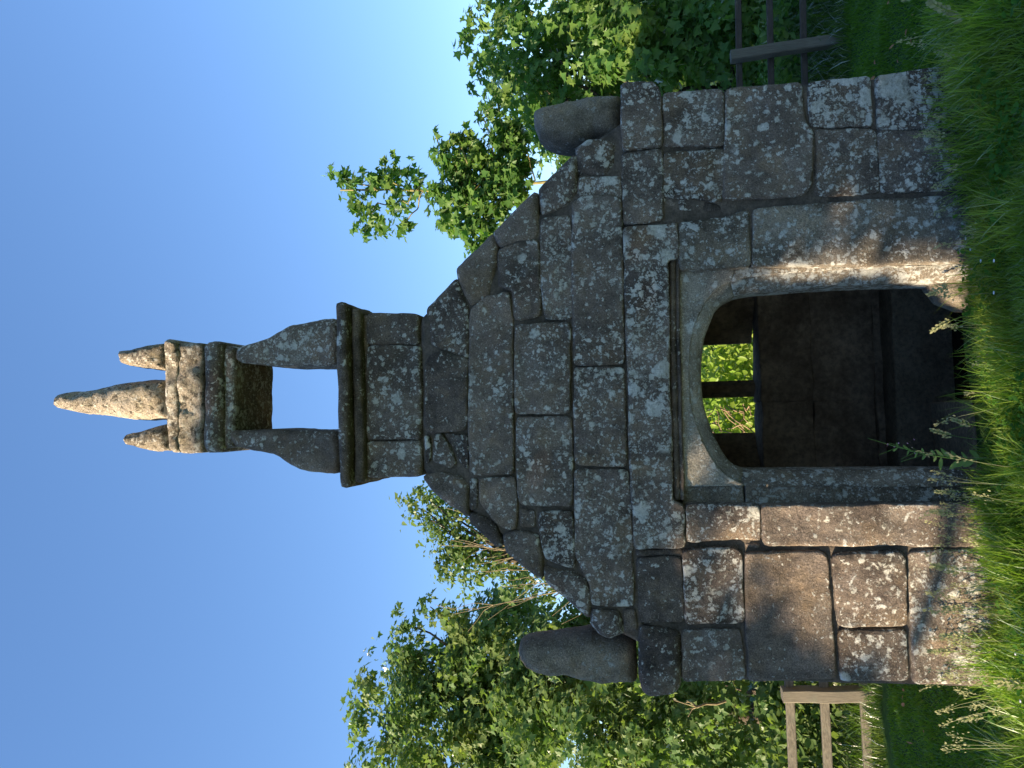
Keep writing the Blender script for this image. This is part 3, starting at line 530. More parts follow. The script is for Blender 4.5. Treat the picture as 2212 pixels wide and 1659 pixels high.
slab('belfry_cornice', fa[2][0], fa[1][0], -.12, .62, fa[1][1]+.004, fa[0][1], M['granite'], .35, .01, r=.03)
slab('cornice_bed', be[2][0]-.02, be[1][0]+.02, -.055, .55, be[1][1], be[0][1]+.01, M['granite'], .25, .008, r=.03)
slab('cornice_cavetto', be[2][0]-.035, be[1][0]+.035, -.02, .58, be[0][1]+.012, fa[1][1]-.001, M['granite'], .15, .006, r=.02)
slab('cornice_neck', ne[2][0]+.005, ne[1][0]-.005, .012, .5, ne[1][1]-.005, ne[0][1]+.004, M['granite'], .2, .005, r=.012)

# side walls, back wall with its two-light window, roof, floor
def course_wall(x0, x1, flip):
    z = -.25; k = 0
    for h in (.42, .38, .36, .34, .38):
        y = .33; row = [.55, .62, .6, .42] if k % 2 else [.4, .66, .55, .58]; k += 1
        for w in row:
            y1 = min(y+w, 2.49)
            o = slab('wall_block', x0, x1, y+.006, y1-.006, z+.006, z+h-.006, M['granite'], .35, .01, .12, .022); y = y1
        z += h
course_wall(1.20, 1.52, 1); course_wall(-1.55, -1.24, -1)
slab('wall_lining', 1.17, 1.30, .34, 2.49, -.5, 1.62, M['inner'], 0, .012, .15)
slab('wall_lining', -1.34, -1.21, .34, 2.49, -.5, 1.62, M['inner'], 0, .012, .15)
zs = .80
for x0, x1 in ((-1.24, -.1), (-.1, 1.2)):                    # back wall below the sill
    for z0, z1 in ((-.55, .02), (.025, .47), (.475, .845)):
        slab('inner_wall_block', x0-.02, x1+.02, 2.0+random.uniform(0, .03), 2.42, z0-.01, z1-.001, M['inner'], 0, .022, .07, .012)
def prism(name, pts, z0, z1, mat):
    n = len(pts); V = [(x, y, z0) for x, y in pts]+[(x, y, z1) for x, y in pts]
    F = [tuple(range(n))[::-1], tuple(range(n, 2*n))]+[(i, (i+1) % n, n+(i+1) % n, n+i) for i in range(n)]
    o = mesh_obj(name, V, F, mat, chapel, False); o['lichen'] = .2; return o
prism('window_jamb', [(.375, 2.5), (.375, 2.44), (.82, 2.02), (1.2, 2.02), (1.2, 2.5)], .846, 1.5, M['inner'])
prism('window_jamb', [(-.365, 2.44), (-.365, 2.5), (-1.24, 2.5), (-1.24, 2.02), (-.80, 2.02)], .846, 1.5, M['inner'])
prism('window_sill', [(-1.24, 2.421), (1.2, 2.421), (1.2, 2.52), (-1.24, 2.52)], .3, .79, M['granite'])
prism('window_mullion', [(.065, 2.36), (.065, 2.47), (-.07, 2.47), (-.07, 2.36), (-.03, 2.30), (.025, 2.30)], .78, 1.5, M['inner'])
prism('back_gable', [(-1.24, 2.02), (-1.24, 2.5), (1.2, 2.5), (1.2, 2.02)], 1.502, 1.62, M['inner'])
mesh_obj('back_gable', [(-1.5, 2.2, 1.621), (1.47, 2.2, 1.621), (0, 2.2, 3.1), (-1.5, 2.5, 1.621), (1.47, 2.5, 1.621), (0, 2.5, 3.1)], [(0, 1, 2), (5, 4, 3), (0, 3, 4, 1), (1, 4, 5, 2), (2, 5, 3, 0)], M['granite'], chapel, False)
for s in (-1, 1):                                                            # stone slab roof in courses
    for i in range(6):
        a, b = i/6, (i+1)/6
        for j in range(3):
            y0, y1 = .30+j*.75, .30+(j+1)*.75-.008
            xa_, za_, xb_, zb_ = s*(1.62-1.62*a), 1.58+1.5*a, s*(1.62-1.62*b-.03), 1.58+1.5*b+.03
            V = [(xa_, y0, za_), (xa_, y1, za_), (xb_, y1, zb_), (xb_, y0, zb_)]
            V += [(x, y, z+.05) for x, y, z in V]
            mesh_obj('roof_slab', V, [(0, 1, 2, 3), (7, 6, 5, 4), (0, 4, 5, 1), (1, 5, 6, 2), (2, 6, 7, 3), (3, 7, 4, 0)], M['granite'], chapel, False)['lichen'] = .4
slab('wall_bench', -1.2, 1.16, 1.72, 2.02, -.5, -.035, M['paving'], 0, .012, .08, .02)
for x0, x1, y0, y1, zt in ((-1.2, -.62, .36, 1.08, -.03), (-.612, -.16, .36, 1.0, -.022), (-1.2, -.5, 1.09, 1.4, -.12), (.62, 1.16, .36, 1.1, -.02)):
    slab('floor_slab', x0, x1, y0, y1, -.5, zt, M['paving'], 0, .01, .08, .02)
slab('threshold', -.5, .3, .02, .355, -.4, -.01, M['paving'], 0, .008, .08, .02)
slab('spring_basin', -1.2, 1.16, .36, 1.72, -.62, -.5, M['inner'], 0, .01, .2, .02)
mesh_obj('spring_water', [(-1.19, .37, -.42), (1.15, .37, -.42), (1.15, 1.71, -.42), (-1.19, 1.71, -.42)], [(0, 1, 2, 3)], M['pool'], chapel, False)

# ---------------------------------------------------------------- ground
def ground_h(x, y):
    x = np.asarray(x, float); y = np.asarray(y, float)
    h = .035+0*x
    bank = np.clip(-y/1.1, 0, 1); bank = bank*bank*(3-2*bank)
    h = h+bank*(.10+.035*np.tanh(x))
    h = h+.06*np.exp(-((x-1.7)**2)/.5-((y+.2)**2)/.3)
    far = np.clip((y-6)/60, 0, 1); h = h+far*1.2
    return h+.018*np.sin(x*3.1+y*1.7)*np.cos(y*2.3-x)+.01*np.sin(7*x+3*y)
a = np.concatenate([np.arange(-150, -6, 8.), np.arange(-6, 6, .12), np.arange(6, 151, 8.)])
gx, gy = np.meshgrid(a, a); nx = len(a)
inn = (np.abs(gx-.0) < 1.2) & (gy > .3) & (gy < 2.3)
gz = np.where(inn, -.75, ground_h(gx, gy)); V = np.stack([gx.ravel(), gy.ravel(), gz.ravel()], 1)
i, j = np.meshgrid(np.arange(nx-1), np.arange(nx-1)); q = (j*nx+i).ravel()
g = big_mesh('ground', V, np.stack([q, q+1, q+nx+1, q+nx], 1), M['soil'], None, True); tag(g, kind='structure')

# ---------------------------------------------------------------- grass
def blades(name, X, Y, H, Wd, lean, mat, parent=None, zoff=None, bend=1.):
    n = len(X); az = rng.uniform(0, 2*np.pi, n); wa = az+np.pi/2+rng.normal(0, .5, n)
    z0 = ground_h(X, Y) if zoff is None else zoff
    wx, wy = np.cos(wa)*Wd/2, np.sin(wa)*Wd/2
    lx, ly = np.cos(az)*lean*H, np.sin(az)*lean*H
    def lev(t, w): 
        bx = X+lx*t**1.8*bend; by = Y+ly*t**1.8*bend; bz = z0-.01+H*(t-.28*lean*t*t)
        return np.stack([bx-wx*w, by-wy*w, bz], 1), np.stack([bx+wx*w, by+wy*w, bz], 1)
    a0, b0 = lev(0, .7); a1, b1 = lev(.4, 1.); a2, b2 = lev(.75, .7); tip, _ = lev(1., 0.)
    V = np.stack([a0, b0, a1, b1, a2, b2, tip], 1).reshape(-1, 3)
    k = np.arange(n)*7
    F = np.concatenate([np.stack([k+p, k+q, k+r], 1) for p, q, r in ((0, 1, 3), (0, 3, 2), (2, 3, 5), (2, 5, 4), (4, 5, 6))])
    return big_mesh(name, V, F, mat, parent)
def scatter(n, x0, x1, y0, y1, avoid=True):
    X = rng.uniform(x0, x1, n); Y = rng.uniform(y0, y1, n)
    if avoid:
        k = ~((np.abs(X+.01) < 1.56) & (Y > -.01) & (Y < 2.53)); X, Y = X[k], Y[k]
    return X, Y
def clump(X, Y, s, seed): return np.array([noise.noise(Vector((x*s+seed, y*s, seed))) for x, y in zip(X, Y)])
X, Y = scatter(52000, -2.6, 2.6, -1.25, 0.0)
c = clump(X, Y, 2.6, 1.)
H = (.075+.10*np.clip(c+.25, 0, 1))*rng.uniform(.5, 1.35, len(X))
H *= np.where(Y > -.45, 1.25, .8)
tag(blades('long_grass', X, Y, H, rng.uniform(.003, .0065, len(X)), rng.uniform(.1, .9, len(X)), M['grass']), 'long unmown grass growing along the foot of the chapel front', 'grass', kind='stuff')
X, Y = scatter(7000, -2.2, 2.3, -.75, -.02); c = clump(X, Y, 3.1, 5.)
k = c > .12; X, Y, c = X[k], Y[k], c[k]
tag(blades('tall_grass', X, Y, rng.uniform(.17, .34, len(X))*(.7+.8*c), rng.uniform(.003, .006, len(X)), rng.uniform(.15, .8, len(X)), M['grass']), 'tufts of taller grass leaning before the doorway and walls', 'grass', kind='stuff')
X1, Y1 = scatter(80000, 1.56, 4.2, -1.2, 2.2); X2, Y2 = scatter(75000, -4.0, -1.56, -1.2, 1.9)
X, Y = np.r_[X1, X2], np.r_[Y1, Y2]
cl = np.clip(clump(X, Y, 3.4, 21.)+.5, .15, 1.2)
tag(blades('mown_lawn', X, Y, rng.uniform(.018, .045, len(X))*(.6+.9*cl), rng.uniform(.004, .008, len(X)), rng.uniform(.2, .9, len(X)), M['lawn']), 'short mown lawn on both sides of the chapel', 'lawn', kind='stuff')
X1, Y1 = scatter(9000, 1.6, 5., 2.1, 4.2); X2, Y2 = scatter(12000, -5., -1.6, 2.1, 4.2); X3, Y3 = scatter(5000, -1.6, 1.6, 2.6, 4.2)
X, Y = np.r_[X1, X2, X3], np.r_[Y1, Y2, Y3]
tag(blades('rough_grass', X, Y, rng.uniform(.10, .36, len(X))*np.where(Y < 2.5, .55, 1.), rng.uniform(.004, .009, len(X)), rng.uniform(.2, 1., len(X)), M['rough']), 'rough overgrown grass around the fence posts', 'grass', kind='stuff')

X, Y = np.r_[rng.uniform(1.65, 3.0, 46), rng.uniform(-2.6, -1.7, 10)], rng.uniform(-.5, 1.7, 56)
LEAFSPOTS = np.stack([X, Y, ground_h(X, Y)+.035], 1)
# ---------------------------------------------------------------- fences
def bar(name, p0, p1, w, h, mat, parent, seed=0, taper=1.):
    """a sawn timber with slightly worn, wavering arrises; w across, h deep"""
    p0, p1 = Vector(p0), Vector(p1); ax = (p1-p0); L = ax.length; ax.normalize()
    up = Vector((0, 0, 1)) if abs(ax.z) < .7 else Vector((0, 1, 0))
    sx = ax.cross(up).normalized(); sy = sx.cross(ax).normalized()
    V, F = [], []; n = max(3, int(L/.09)); sec = [(-1, -.82), (-.82, -1), (.82, -1), (1, -.82), (1, .82), (.82, 1), (-.82, 1), (-1, .82)]
    for i in range(n+1):
        t = i/n; c = p0+ax*L*t; s = 1+(taper-1)*t; 
        c += sx*.006*noise.noise(Vector((t*4, seed, 1)))+sy*.006*noise.noise(Vector((t*4, seed, 7)))
        for a, b in sec:
            e = 1+.05*noise.noise(Vector((a*2+seed, b*2, t*L*7)))
            V.append(c+sx*a*w/2*s*e+sy*b*h/2*s*e)
    for i in range(n):
        for j in range(8): F.append((i*8+j, i*8+(j+1) % 8, (i+1)*8+(j+1) % 8, (i+1)*8+j))
    F.append(tuple(range(8))[::-1]); F.append(tuple(n*8+j for j in range(8)))
    return mesh_obj(name, [tuple(v) for v in V], F, mat, parent, False)
fr = empty('wooden_fence', (2.78, 2.4, .05)); tag(fr, 'dark weathered post and rail fence right of the chapel against maple leaves', 'fence', 'wooden fences flanking the chapel')
def tofence(o, f): o.matrix_parent_inverse = Matrix.Translation(-Vector(f.location)); return o
tofence(bar('post', (2.83, 2.4, -.2), (2.775, 2.4, .92), .088, .095, M['wood'], fr, 1), fr)
for k, z in enumerate((.845, .59, .325)): tofence(bar('rail', (1.5, 2.47, z+.02), (4.6, 2.49, z-.04), .035, .05, M['darkwood'], fr, k+2), fr)
tofence(bar('post', (4.5, 2.42, -.2), (4.5, 2.42, .9), .1, .1, M['wood'], fr, 6), fr)
fl = empty('wooden_fence', (-2.45, 2.4, .05)); tag(fl, 'sunlit grey post and rail fence left of the chapel among weeds', 'fence', 'wooden fences flanking the chapel')
tofence(bar('post', (-2.43, 2.4, -.25), (-2.465, 2.4, .73), .10, .13, M['wood'], fl, 11), fl)
for k, z in enumerate((.665, .40, .10)): tofence(bar('rail', (-1.5, 2.475, z), (-4.6, 2.30, z+.015), .04, .068, M['wood'], fl, k+12), fl)
tofence(bar('post', (-4.4, 2.38, -.25), (-4.4, 2.38, .73), .1, .12, M['wood'], fl, 16), fl)

# ---------------------------------------------------------------- leaves, trees
def leaf_shape(kind):
    if kind == 'maple':       # five-lobed, stem at origin, tip at y=1
        o = [(0, 0), (.20, .06), (.47, -.04), (.38, .22), (.58, .50), (.27, .50), (.22, .62), (0, 1.0), (-.22, .62), (-.27, .50), (-.58, .50), (-.38, .22), (-.47, -.04), (-.20, .06)]
        c = (0, .34)
    elif kind == 'oval':
        o = [(0, 0), (.24, .25), (.3, .5), (.2, .8), (0, 1), (-.2, .8), (-.3, .5), (-.24, .25)]; c = (0, .45)
    else:                     # small three-lobed
        o = [(0, 0), (.4, .25), (.26, .5), (0, 1), (-.26, .5), (-.4, .25)]; c = (0, .4)
    P = np.array([(*c, -.06)]+[(x, y, .10*abs(x)*1.2-.10*y*y) for x, y in o]); P[:, 1] -= .0
    n = len(o); F = np.array([(0, 1+i, 1+(i+1) % n) for i in range(n)]); return P, F
def leaf_frames(N, T):
    """N normals, T tip hints -> rotation matrices (n,3,3) with columns side, tip, normal"""
    N = N/np.linalg.norm(N, axis=1)[:, None]
    T = T-(T*N).sum(1)[:, None]*N; T /= np.linalg.norm(T, axis=1)[:, None]+1e-9
    S = np.cross(T, N); return np.stack([S, T, N], 2)
def leaf_cloud(name, C, N, T, size, kind, mat, parent, narrow=1.):
    P, F = leaf_shape(kind); Rm = leaf_frames(N, T); n = len(C)
    curl = rng.uniform(.3, 1.8, n)
    loc = np.repeat(P[None], n, 0); loc = loc*size[:, None, None]; loc[:, :, 2] *= curl[:, None]
    loc[:, :, 0] *= (narrow*rng.uniform(.8, 1.15, n))[:, None]
    V = np.einsum('nij,npj->npi', Rm, loc)+C[:, None, :]
    FF = (F[None]+(np.arange(n)*len(P))[:, None, None]).reshape(-1, 3)
    return big_mesh(name, V.reshape(-1, 3), FF, mat, parent)
def crown_points(blobs, dens, fill=.55, centre=None, droop=.5, sub=7, flat=.75):
    """sprays of leaves: each blob is broken into small sprays with gaps between"""
    C, N, T = [], [], []
    for (x, y, z, r) in blobs:
        ns = max(3, int(sub*(r/.2)**1.3))
        for s in range(ns):
            d = rng.normal(size=3); d /= np.linalg.norm(d); c = np.array([x, y, z])+d*r*rng.uniform(.15, 1.)*np.array([1, 1, 1])
            sr = r*rng.uniform(.28, .5); m = max(3, int(dens*sr*sr*rng.uniform(.7, 1.3)))
            e = rng.normal(size=(m, 3)); e /= np.linalg.norm(e, axis=1)[:, None]
            rad = sr*rng.uniform(0, 1, m)**fill
            q = c+e*rad[:, None]*np.array([1, 1, flat])
            out = q-np.array([x, y, z]); out /= np.linalg.norm(out, axis=1)[:, None]+1e-6
            nn = out*.55+np.array([0, -.15, .55])+rng.normal(0, .42, (m, 3))
            tt = out*.6+np.array([0, 0, -droop])+rng.normal(0, .45, (m, 3))
            C.append(q); N.append(nn); T.append(tt)
    return np.vstack(C), np.vstack(N), np.vstack(T)
def limb(name, pts, r0, r1, mat, parent, sides=6):
    P = resample(pts, max(4, len(pts)*4)); 
    tg = np.gradient(P, axis=0); V, F = [], []
    for i, p in enumerate(P):
        t = i/(len(P)-1); r = r0+(r1-r0)*t; ax = Vector(tg[i]).normalized()
        sx = ax.orthogonal().normalized() if i == 0 else (sx-ax*sx.dot(ax)).normalized(); sy = ax.cross(sx)
        for k in range(sides):
            a = 2*math.pi*k/sides; e = 1+.18*noise.noise(Vector((p[0]*9+k, p[1]*9, p[2]*9)))
            V.append(tuple(Vector(p)+(sx*math.cos(a)+sy*math.sin(a))*r*e))
    for i in range(len(P)-1):
        for k in range(sides): F.append((i*sides+k, i*sides+(k+1) % sides, (i+1)*sides+(k+1) % sides, (i+1)*sides+k))
    F.append(tuple((len(P)-1)*sides+k for k in range(sides)))
    return mesh_obj(name, V, F, mat, parent)
def wiggle(p0, p1, n, amp):
    p0, p1 = np.array(p0, float), np.array(p1, float); out = []
    for i in range(n+1):
        t = i/n; out.append(p0+(p1-p0)*t+rng.normal(0, amp, 3)*(math.sin(math.pi*t)))
    return out
def tree(name, label, cat, base, blobs, dens, size, kind, mat, trunk_top, tr, barkmat, group=None, nlimbs=14, nleaf=0, att=.72, **kw):
    root = empty(name, (0, 0, 0)); tag(root, label, cat, group)
    limb('trunk', wiggle(base, trunk_top, 9, .05), tr, tr*.35, barkmat, root, 8)
    b0, t0 = np.array(base, float), np.array(trunk_top, float)
    order = list(blobs); random.shuffle(order)
    for bx, by, bz, br in order[:nlimbs]:
        f = min(.95, max(.25, (bz-b0[2])/(t0[2]-b0[2]+1e-6)*att)); st = b0+(t0-b0)*f
        limb('branch', wiggle(st, (bx, by, bz), 4, .05), tr*.3, .006, barkmat, root, 5)
    C, N, T = crown_points(blobs, dens, **kw)
    sz = size*(.45+.85*rng.uniform(0, 1, len(C))**.8)
    if nleaf:                                      # the leaves that show largest are picked out singly
        d = np.linalg.norm(C-np.array([-.18, -4.15, 1.7]), axis=1); pick = np.zeros(len(C), bool); pick[np.argsort(d/sz)[:nleaf]] = True
        P, F = leaf_shape(kind); me = bpy.data.meshes.new('leaf'); me.from_pydata([tuple(p) for p in P], [], [tuple(f) for f in F]); me.materials.append(mat)
        Rm = leaf_frames(N[pick], T[pick])
        for q, Rr, s in zip(C[pick], Rm, sz[pick]):
            o = bpy.data.objects.new('leaf', me); COL.objects.link(o); o.parent = root
            m4 = Matrix(((Rr[0][0]*s, Rr[0][1]*s, Rr[0][2]*s, q[0]), (Rr[1][0]*s, Rr[1][1]*s, Rr[1][2]*s, q[1]), (Rr[2][0]*s, Rr[2][1]*s, Rr[2][2]*s, q[2]), (0, 0, 0, 1)))
            o.matrix_local = m4
        C, N, T, sz = C[~pick], N[~pick], T[~pick], sz[~pick]
    tag(leaf_cloud('crown', C, N, T, sz, kind, mat, root), kind='stuff')
    return root
def more(blobs, n, dx, dy, dz, f=1.1):
    """fill the depth behind the leaves one sees"""
    b = list(blobs)
    for _ in range(n):
        x, y, z, r = random.choice(blobs); b.append((x+random.uniform(*dx), y+random.uniform(*dy), z+random.uniform(*dz), r*f))
    return b
bl = TREES['left']
tree('maple_tree', 'big sunlit maple tree behind the left fence with sky showing through its top', 'tree', (-3.6, 4.8, 0), more(bl, 60, (-.5, .4), (.1, 1.0), (-.5, -.05)) , 860, .074, 'maple', M['maple_mid'], (-3.2, 4.6, 3.4), .11, M['bark'], 'trees behind the chapel', 24, 240, sub=11)
bf = TREES['far']
tree('maple_tree', 'distant round tree rising behind the left slope of the chapel gable', 'tree', (-3.2, 9.3, 0), more(bf, 20, (-.4, .3), (.0, 1.), (-.3, .0)), 330, .10, 'lobed', M['maple_pale'], (-2.6, 9.2, 4.6), .12, M['bark'], 'trees behind the chapel', 16, sub=9)
bs = TREES['slim']
tree('maple_tree', 'slender young maple with one tall leafy shoot beside the right gable slope', 'tree', SLIM[0], more(bs, 40, (-.08, .08), (-.05, .35), (-.08, .08), .9), 900, .082, 'maple', M['maple_deep'], SLIM[1], .026, M['greenbark'], 'trees behind the chapel', 24, att=.93, sub=19)
br_ = TREES['right']
tree('maple_tree', 'dense bushy maple filling the right edge behind the dark fence', 'tree', (3.4, 4.6, 0), more(br_, 90, (-.1, .6), (.1, 1.6), (-.15, .05)), 520, .095, 'maple', M['maple_deep'], (3.3, 4.6, 2.5), .09, M['bark'], 'trees behind the chapel', 14, 240, sub=9)
# bare pale twigs of a half-dead shrub left of the gable
sh = empty('bare_shrub', (0, 0, 0)); tag(sh, 'bare leafless shrub of pale thin twigs left of the gable', 'shrub')
b0 = np.array((-1.60, 3.0, .2)); knee = np.array((-1.60, 3.0, 1.75))
limb('stem', wiggle(b0, knee, 4, .03), .03, .02, M['twig'], sh)
for k in range(13):
    a = rng.uniform(-.45, .45); top = knee+np.array([a*1.25+.12, rng.uniform(-.25, .25), rng.uniform(1.1, 2.1)])
    mid_ = wiggle(knee-np.array([0, 0, rng.uniform(0, .5)]), top, 5, .04); limb('branch', mid_, .008, .002, M['twig'], sh, 4)
    for s in range(8):
        f = mid_[rng.integers(2, 5)]; e = np.array(f)+np.array([rng.normal(a*.3, .16), rng.normal(0, .1), rng.uniform(.2, .6)])
        limb('twig', wiggle(f, e, 3, .025), .003, .0014, M['twig'], sh, 3)
# dead twig in the left maple
dt = empty('dead_branch', (0, 0, 0)); tag(dt, 'short dead forked branch poking out of the left maple', 'branch')
q0 = np.array((-2.75, 3.0, 1.12)); q1 = np.array((-2.72, 2.75, 1.38)); limb('stem', wiggle(q0, q1, 3, .01), .012, .009, M['twig'], dt, 5)
for k in range(5): limb('twig', wiggle(q1, q1+np.array([rng.normal(0, .09), rng.normal(0, .05), rng.uniform(.08, .2)]), 2, .01), .006, .003, M['twig'], dt, 4)
tag(leaf_cloud('fallen_leaves', LEAFSPOTS, rng.normal(0, .4, (56, 3))+np.array([0, -.3, 1]), rng.normal(size=(56, 3)), rng.uniform(.025, .05, 56), 'oval', M['rusty'], None), 'rusty dead leaves scattered over the mown lawn', 'leaves', kind='stuff')
# hedges and thicket behind
def hedge(name, label, x0, x1, y0, y1, z0, z1, n, size, kind, mat, group=None):
    C = np.stack([rng.uniform(x0, x1, n), rng.uniform(y0, y1, n), rng.uniform(0, 1, n)], 1)
    top = z1+.35*np.array([noise.noise(Vector((x*.9, y*.9, 3.))) for x, y in C[:, :2]]); C[:, 2] = z0+(top-z0)*C[:, 2]**.8
    N = np.stack([rng.normal(0, .6, n), rng.normal(-.5, .6, n), rng.normal(.6, .5, n)], 1); T = np.stack([rng.normal(0, .6, n), rng.normal(-.3, .5, n), rng.normal(-.5, .5, n)], 1)
    root = empty(name, ((x0+x1)/2, (y0+y1)/2, 0)); tag(root, label, 'hedge' if 'hedge' in name else 'thicket', group)
    o = leaf_cloud('foliage', C, N, T, size*rng.uniform(.6, 1.2, n), kind, mat, root); tofence(o, root); tag(o, kind='stuff')
    for k in range(max(4, int((x1-x0)*1.2))):
        bx = rng.uniform(x0, x1); by = rng.uniform(y0, y1)
        tofence(limb('stem', wiggle((bx, by, 0), (bx+rng.normal(0, .3), by, z0+(z1-z0)*rng.uniform(.6, .95)), 3, .06), .02, .006, M['bark'], root, 4), root)
    return root
hedge('bramble_thicket', 'bright sunny bramble thicket seen through the chapel window', -1.7, 1.9, 3.7, 5.0, .0, 1.3, 9000, .085, 'oval', M['bramble'])
dr = empty('dry_stems', (0, 0, 0)); tag(dr, 'reddish dry stems leaning in the brambles behind the window', 'stems')
for k in range(16):
    x = rng.uniform(-.38, -.1); z = rng.uniform(.75, 1.15); limb('stem', wiggle((x, 3.72, z), (x+rng.normal(-.1, .12), 3.64, z+rng.uniform(-.35, .1)), 3, .02), .006, .004, M['dry'], dr, 4)
hedge('field_hedge', 'dark hedge closing the view behind the trees and chapel', -13, 13, 7.2, 9.0, 0, 2.1, 26000, .13, 'lobed', M['hedge'])
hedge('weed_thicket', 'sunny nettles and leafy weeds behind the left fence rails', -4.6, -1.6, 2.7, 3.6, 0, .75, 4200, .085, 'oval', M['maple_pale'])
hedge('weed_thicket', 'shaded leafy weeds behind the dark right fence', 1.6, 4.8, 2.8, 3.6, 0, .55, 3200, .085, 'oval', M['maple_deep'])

# ---------------------------------------------------------------- tree behind the camera that shades the front, and an added shade bush
def facade_shade(x, z):
    """how much of the evening sun the crown behind the camera takes away at a point of the front"""
    s = 1.
    for (lx, lz, rx, rz, k) in LIT:
        d = ((x-lx)/rx)**2+((z-lz)/rz)**2
        if d < 1: s = min(s, 1-k)
        elif d < 1.5: s = min(s, 1-k*(1.5-d)*2)
    if z > 4.28: s = min(s, max(0., 1-(z-4.28)/.14))
    return s
C = []
n = 0
while n < 16500:
    x = rng.uniform(-2.3, 3.6); z = rng.uniform(-.75, 4.5)
    if abs(x) > 1.9 and z > 2.6 - .5*(abs(x)-1.9): continue
    if rng.uniform() > facade_shade(x, z): continue
    t_ = rng.uniform(9.6, 12.0); C.append((x+SX*t_, SY*t_, z+math.tan(SUN_EL)*t_)); n += 1
C = np.array(C); N = rng.normal(size=C.shape)+np.array(SUN)*.9; T = rng.normal(size=C.shape)+np.array([0, 0, -.4])
C -= leaf_frames(N, T)[:, :, 1]*.06
shade = empty('lime_tree', (0, 0, 0)); tag(shade, 'broad tree standing behind the viewer that shades the chapel front', 'tree')
tag(leaf_cloud('crown', C, N, T, .13*rng.uniform(.7, 1.2, len(C)), 'oval', M['hedge'], shade), kind='stuff')
def sunpt(x, z, t_): return (x+SX*t_, SY*t_, z+math.tan(SUN_EL)*t_)
tb = np.array(sunpt(1.2, .5, 10.8))
limb('trunk', wiggle((tb[0], tb[1], 0), tuple(tb+np.array([0, 0, 1.6])), 4, .04), .17, .10, M['bark'], shade, 8)
for x, z in ((.3, 1.9), (1.9, 1.6), (-1.3, 2.2), (.4, 3.6), (2.8, 1.0), (-.1, 2.8)):
    limb('branch', wiggle(tuple(tb+np.array([0, 0, .9])), sunpt(x, z, 10.8+rng.uniform(-.8, .8)), 4, .1), .06, .02, M['bark'], shade, 6)
limb('branch', [sunpt(1.2, .0, 10.4), sunpt(-.66, .22, 9.8), sunpt(-1.0, .30, 9.7), sunpt(-1.36, .45, 9.6)], .06, .045, M['bark'], shade, 7)
C = []  # leaves of an unseen bush, added to shade the left lawn and front grass
while len(C) < 6800:
    if rng.uniform() < .72: x, y = rng.uniform(-4.4, -1.62), rng.uniform(-1.2, 2.08)
    else: x, y = rng.uniform(-1.7, -.75), rng.uniform(-1.4, -.72)
    if noise.noise(Vector((x*1.6, y*1.6, 2.))) > .34: continue
    t_ = rng.uniform(8.2, 10.5); C.append((x+SX*t_, y+SY*t_, .06+math.tan(SUN_EL)*t_))
C = np.array(C); N = rng.normal(size=C.shape)+np.array(SUN)*.9; T = rng.normal(size=C.shape)+np.array([0, 0, -.4]); cc = C.mean(0)
shade_bush = empty('added_shade_bush', (0, 0, 0)); tag(shade_bush, 'unseen leafy bush added left behind the viewer to shade the lawn', 'bush')
tag(leaf_cloud('crown', C, N, T, .12*rng.uniform(.7, 1.2, len(C)), 'oval', M['hedge'], shade_bush), kind='stuff')
for k in range(7): limb('stem', wiggle((cc[0]+rng.normal(0, .15), cc[1]+rng.normal(0, .15), 0), tuple(C[rng.integers(len(C))]), 4, .12), .04, .012, M['bark'], shade_bush, 6)

n = 75; X = np.r_[rng.uniform(-1.75, -.55, 48), rng.uniform(-.5, .5, 10), rng.uniform(.5, 2.1, 17)]; Y = rng.uniform(-.5, -.05, n); Hs = rng.uniform(.20, .46, n)*np.where(X > 0, .75, 1.)
ln = rng.uniform(-.25, .25, n); ld = rng.uniform(-.2, .1, n); Z0 = ground_h(X, Y); V, F = [], []
for k in range(n):
    q = [(X[k]+ln[k]*Hs[k]*t*t, Y[k]+ld[k]*Hs[k]*t*t, Z0[k]+Hs[k]*t) for t in (0, .35, .7, 1.)]
    b = len(V); V += [(x+s*.0014*(1-.5*i/3), y, z) for i, (x, y, z) in enumerate(q) for s in (-1, 1)]
    F += [(b+2*i, b+2*i+1, b+2*i+3, b+2*i+2) for i in range(3)]
st_ = big_mesh('seeding_grass', np.array(V), np.array(F), M['seed']); tag(st_, 'wispy pale seeding grass stems standing along the chapel foot', 'grass', kind='stuff')
C, N, T = [], [], []
for k in range(n):
    for j in range(22):
        t = 1-.26*rng.uniform()**1.1; w = .009*(1.05-t)/.26*1.6
        C.append((X[k]+ln[k]*Hs[k]*t*t+rng.normal(0, w), Y[k]+ld[k]*Hs[k]*t*t+rng.normal(0, w), Z0[k]+Hs[k]*t)); T.append((ln[k]+rng.normal(0, .35), rng.normal(0, .35), 1.)); N.append((rng.normal(0, .5), -1, rng.normal(0, .4)))
tag(leaf_cloud('seed_head', np.array(C), np.array(N), np.array(T), rng.uniform(.008, .016, len(C)), 'oval', M['seed'], st_, narrow=.7), kind='stuff')
X, Y = scatter(9000, -2.3, 2.4, -1.2, -.01); kz = clump(X, Y, 2.2, 9.) > -.05; X, Y = X[kz], Y[kz]; m = len(X)
C = np.stack([X, Y, ground_h(X, Y)+rng.uniform(.02, .11, m)], 1)
tag(leaf_cloud('clover', C, rng.normal(0, .35, (m, 3))+np.array([0, -.2, 1]), rng.normal(size=(m, 3)), rng.uniform(.014, .032, m), 'oval', M['clover'], None, narrow=1.5), 'low clover leaves mixed into the grass before the chapel', 'clover', kind='stuff')

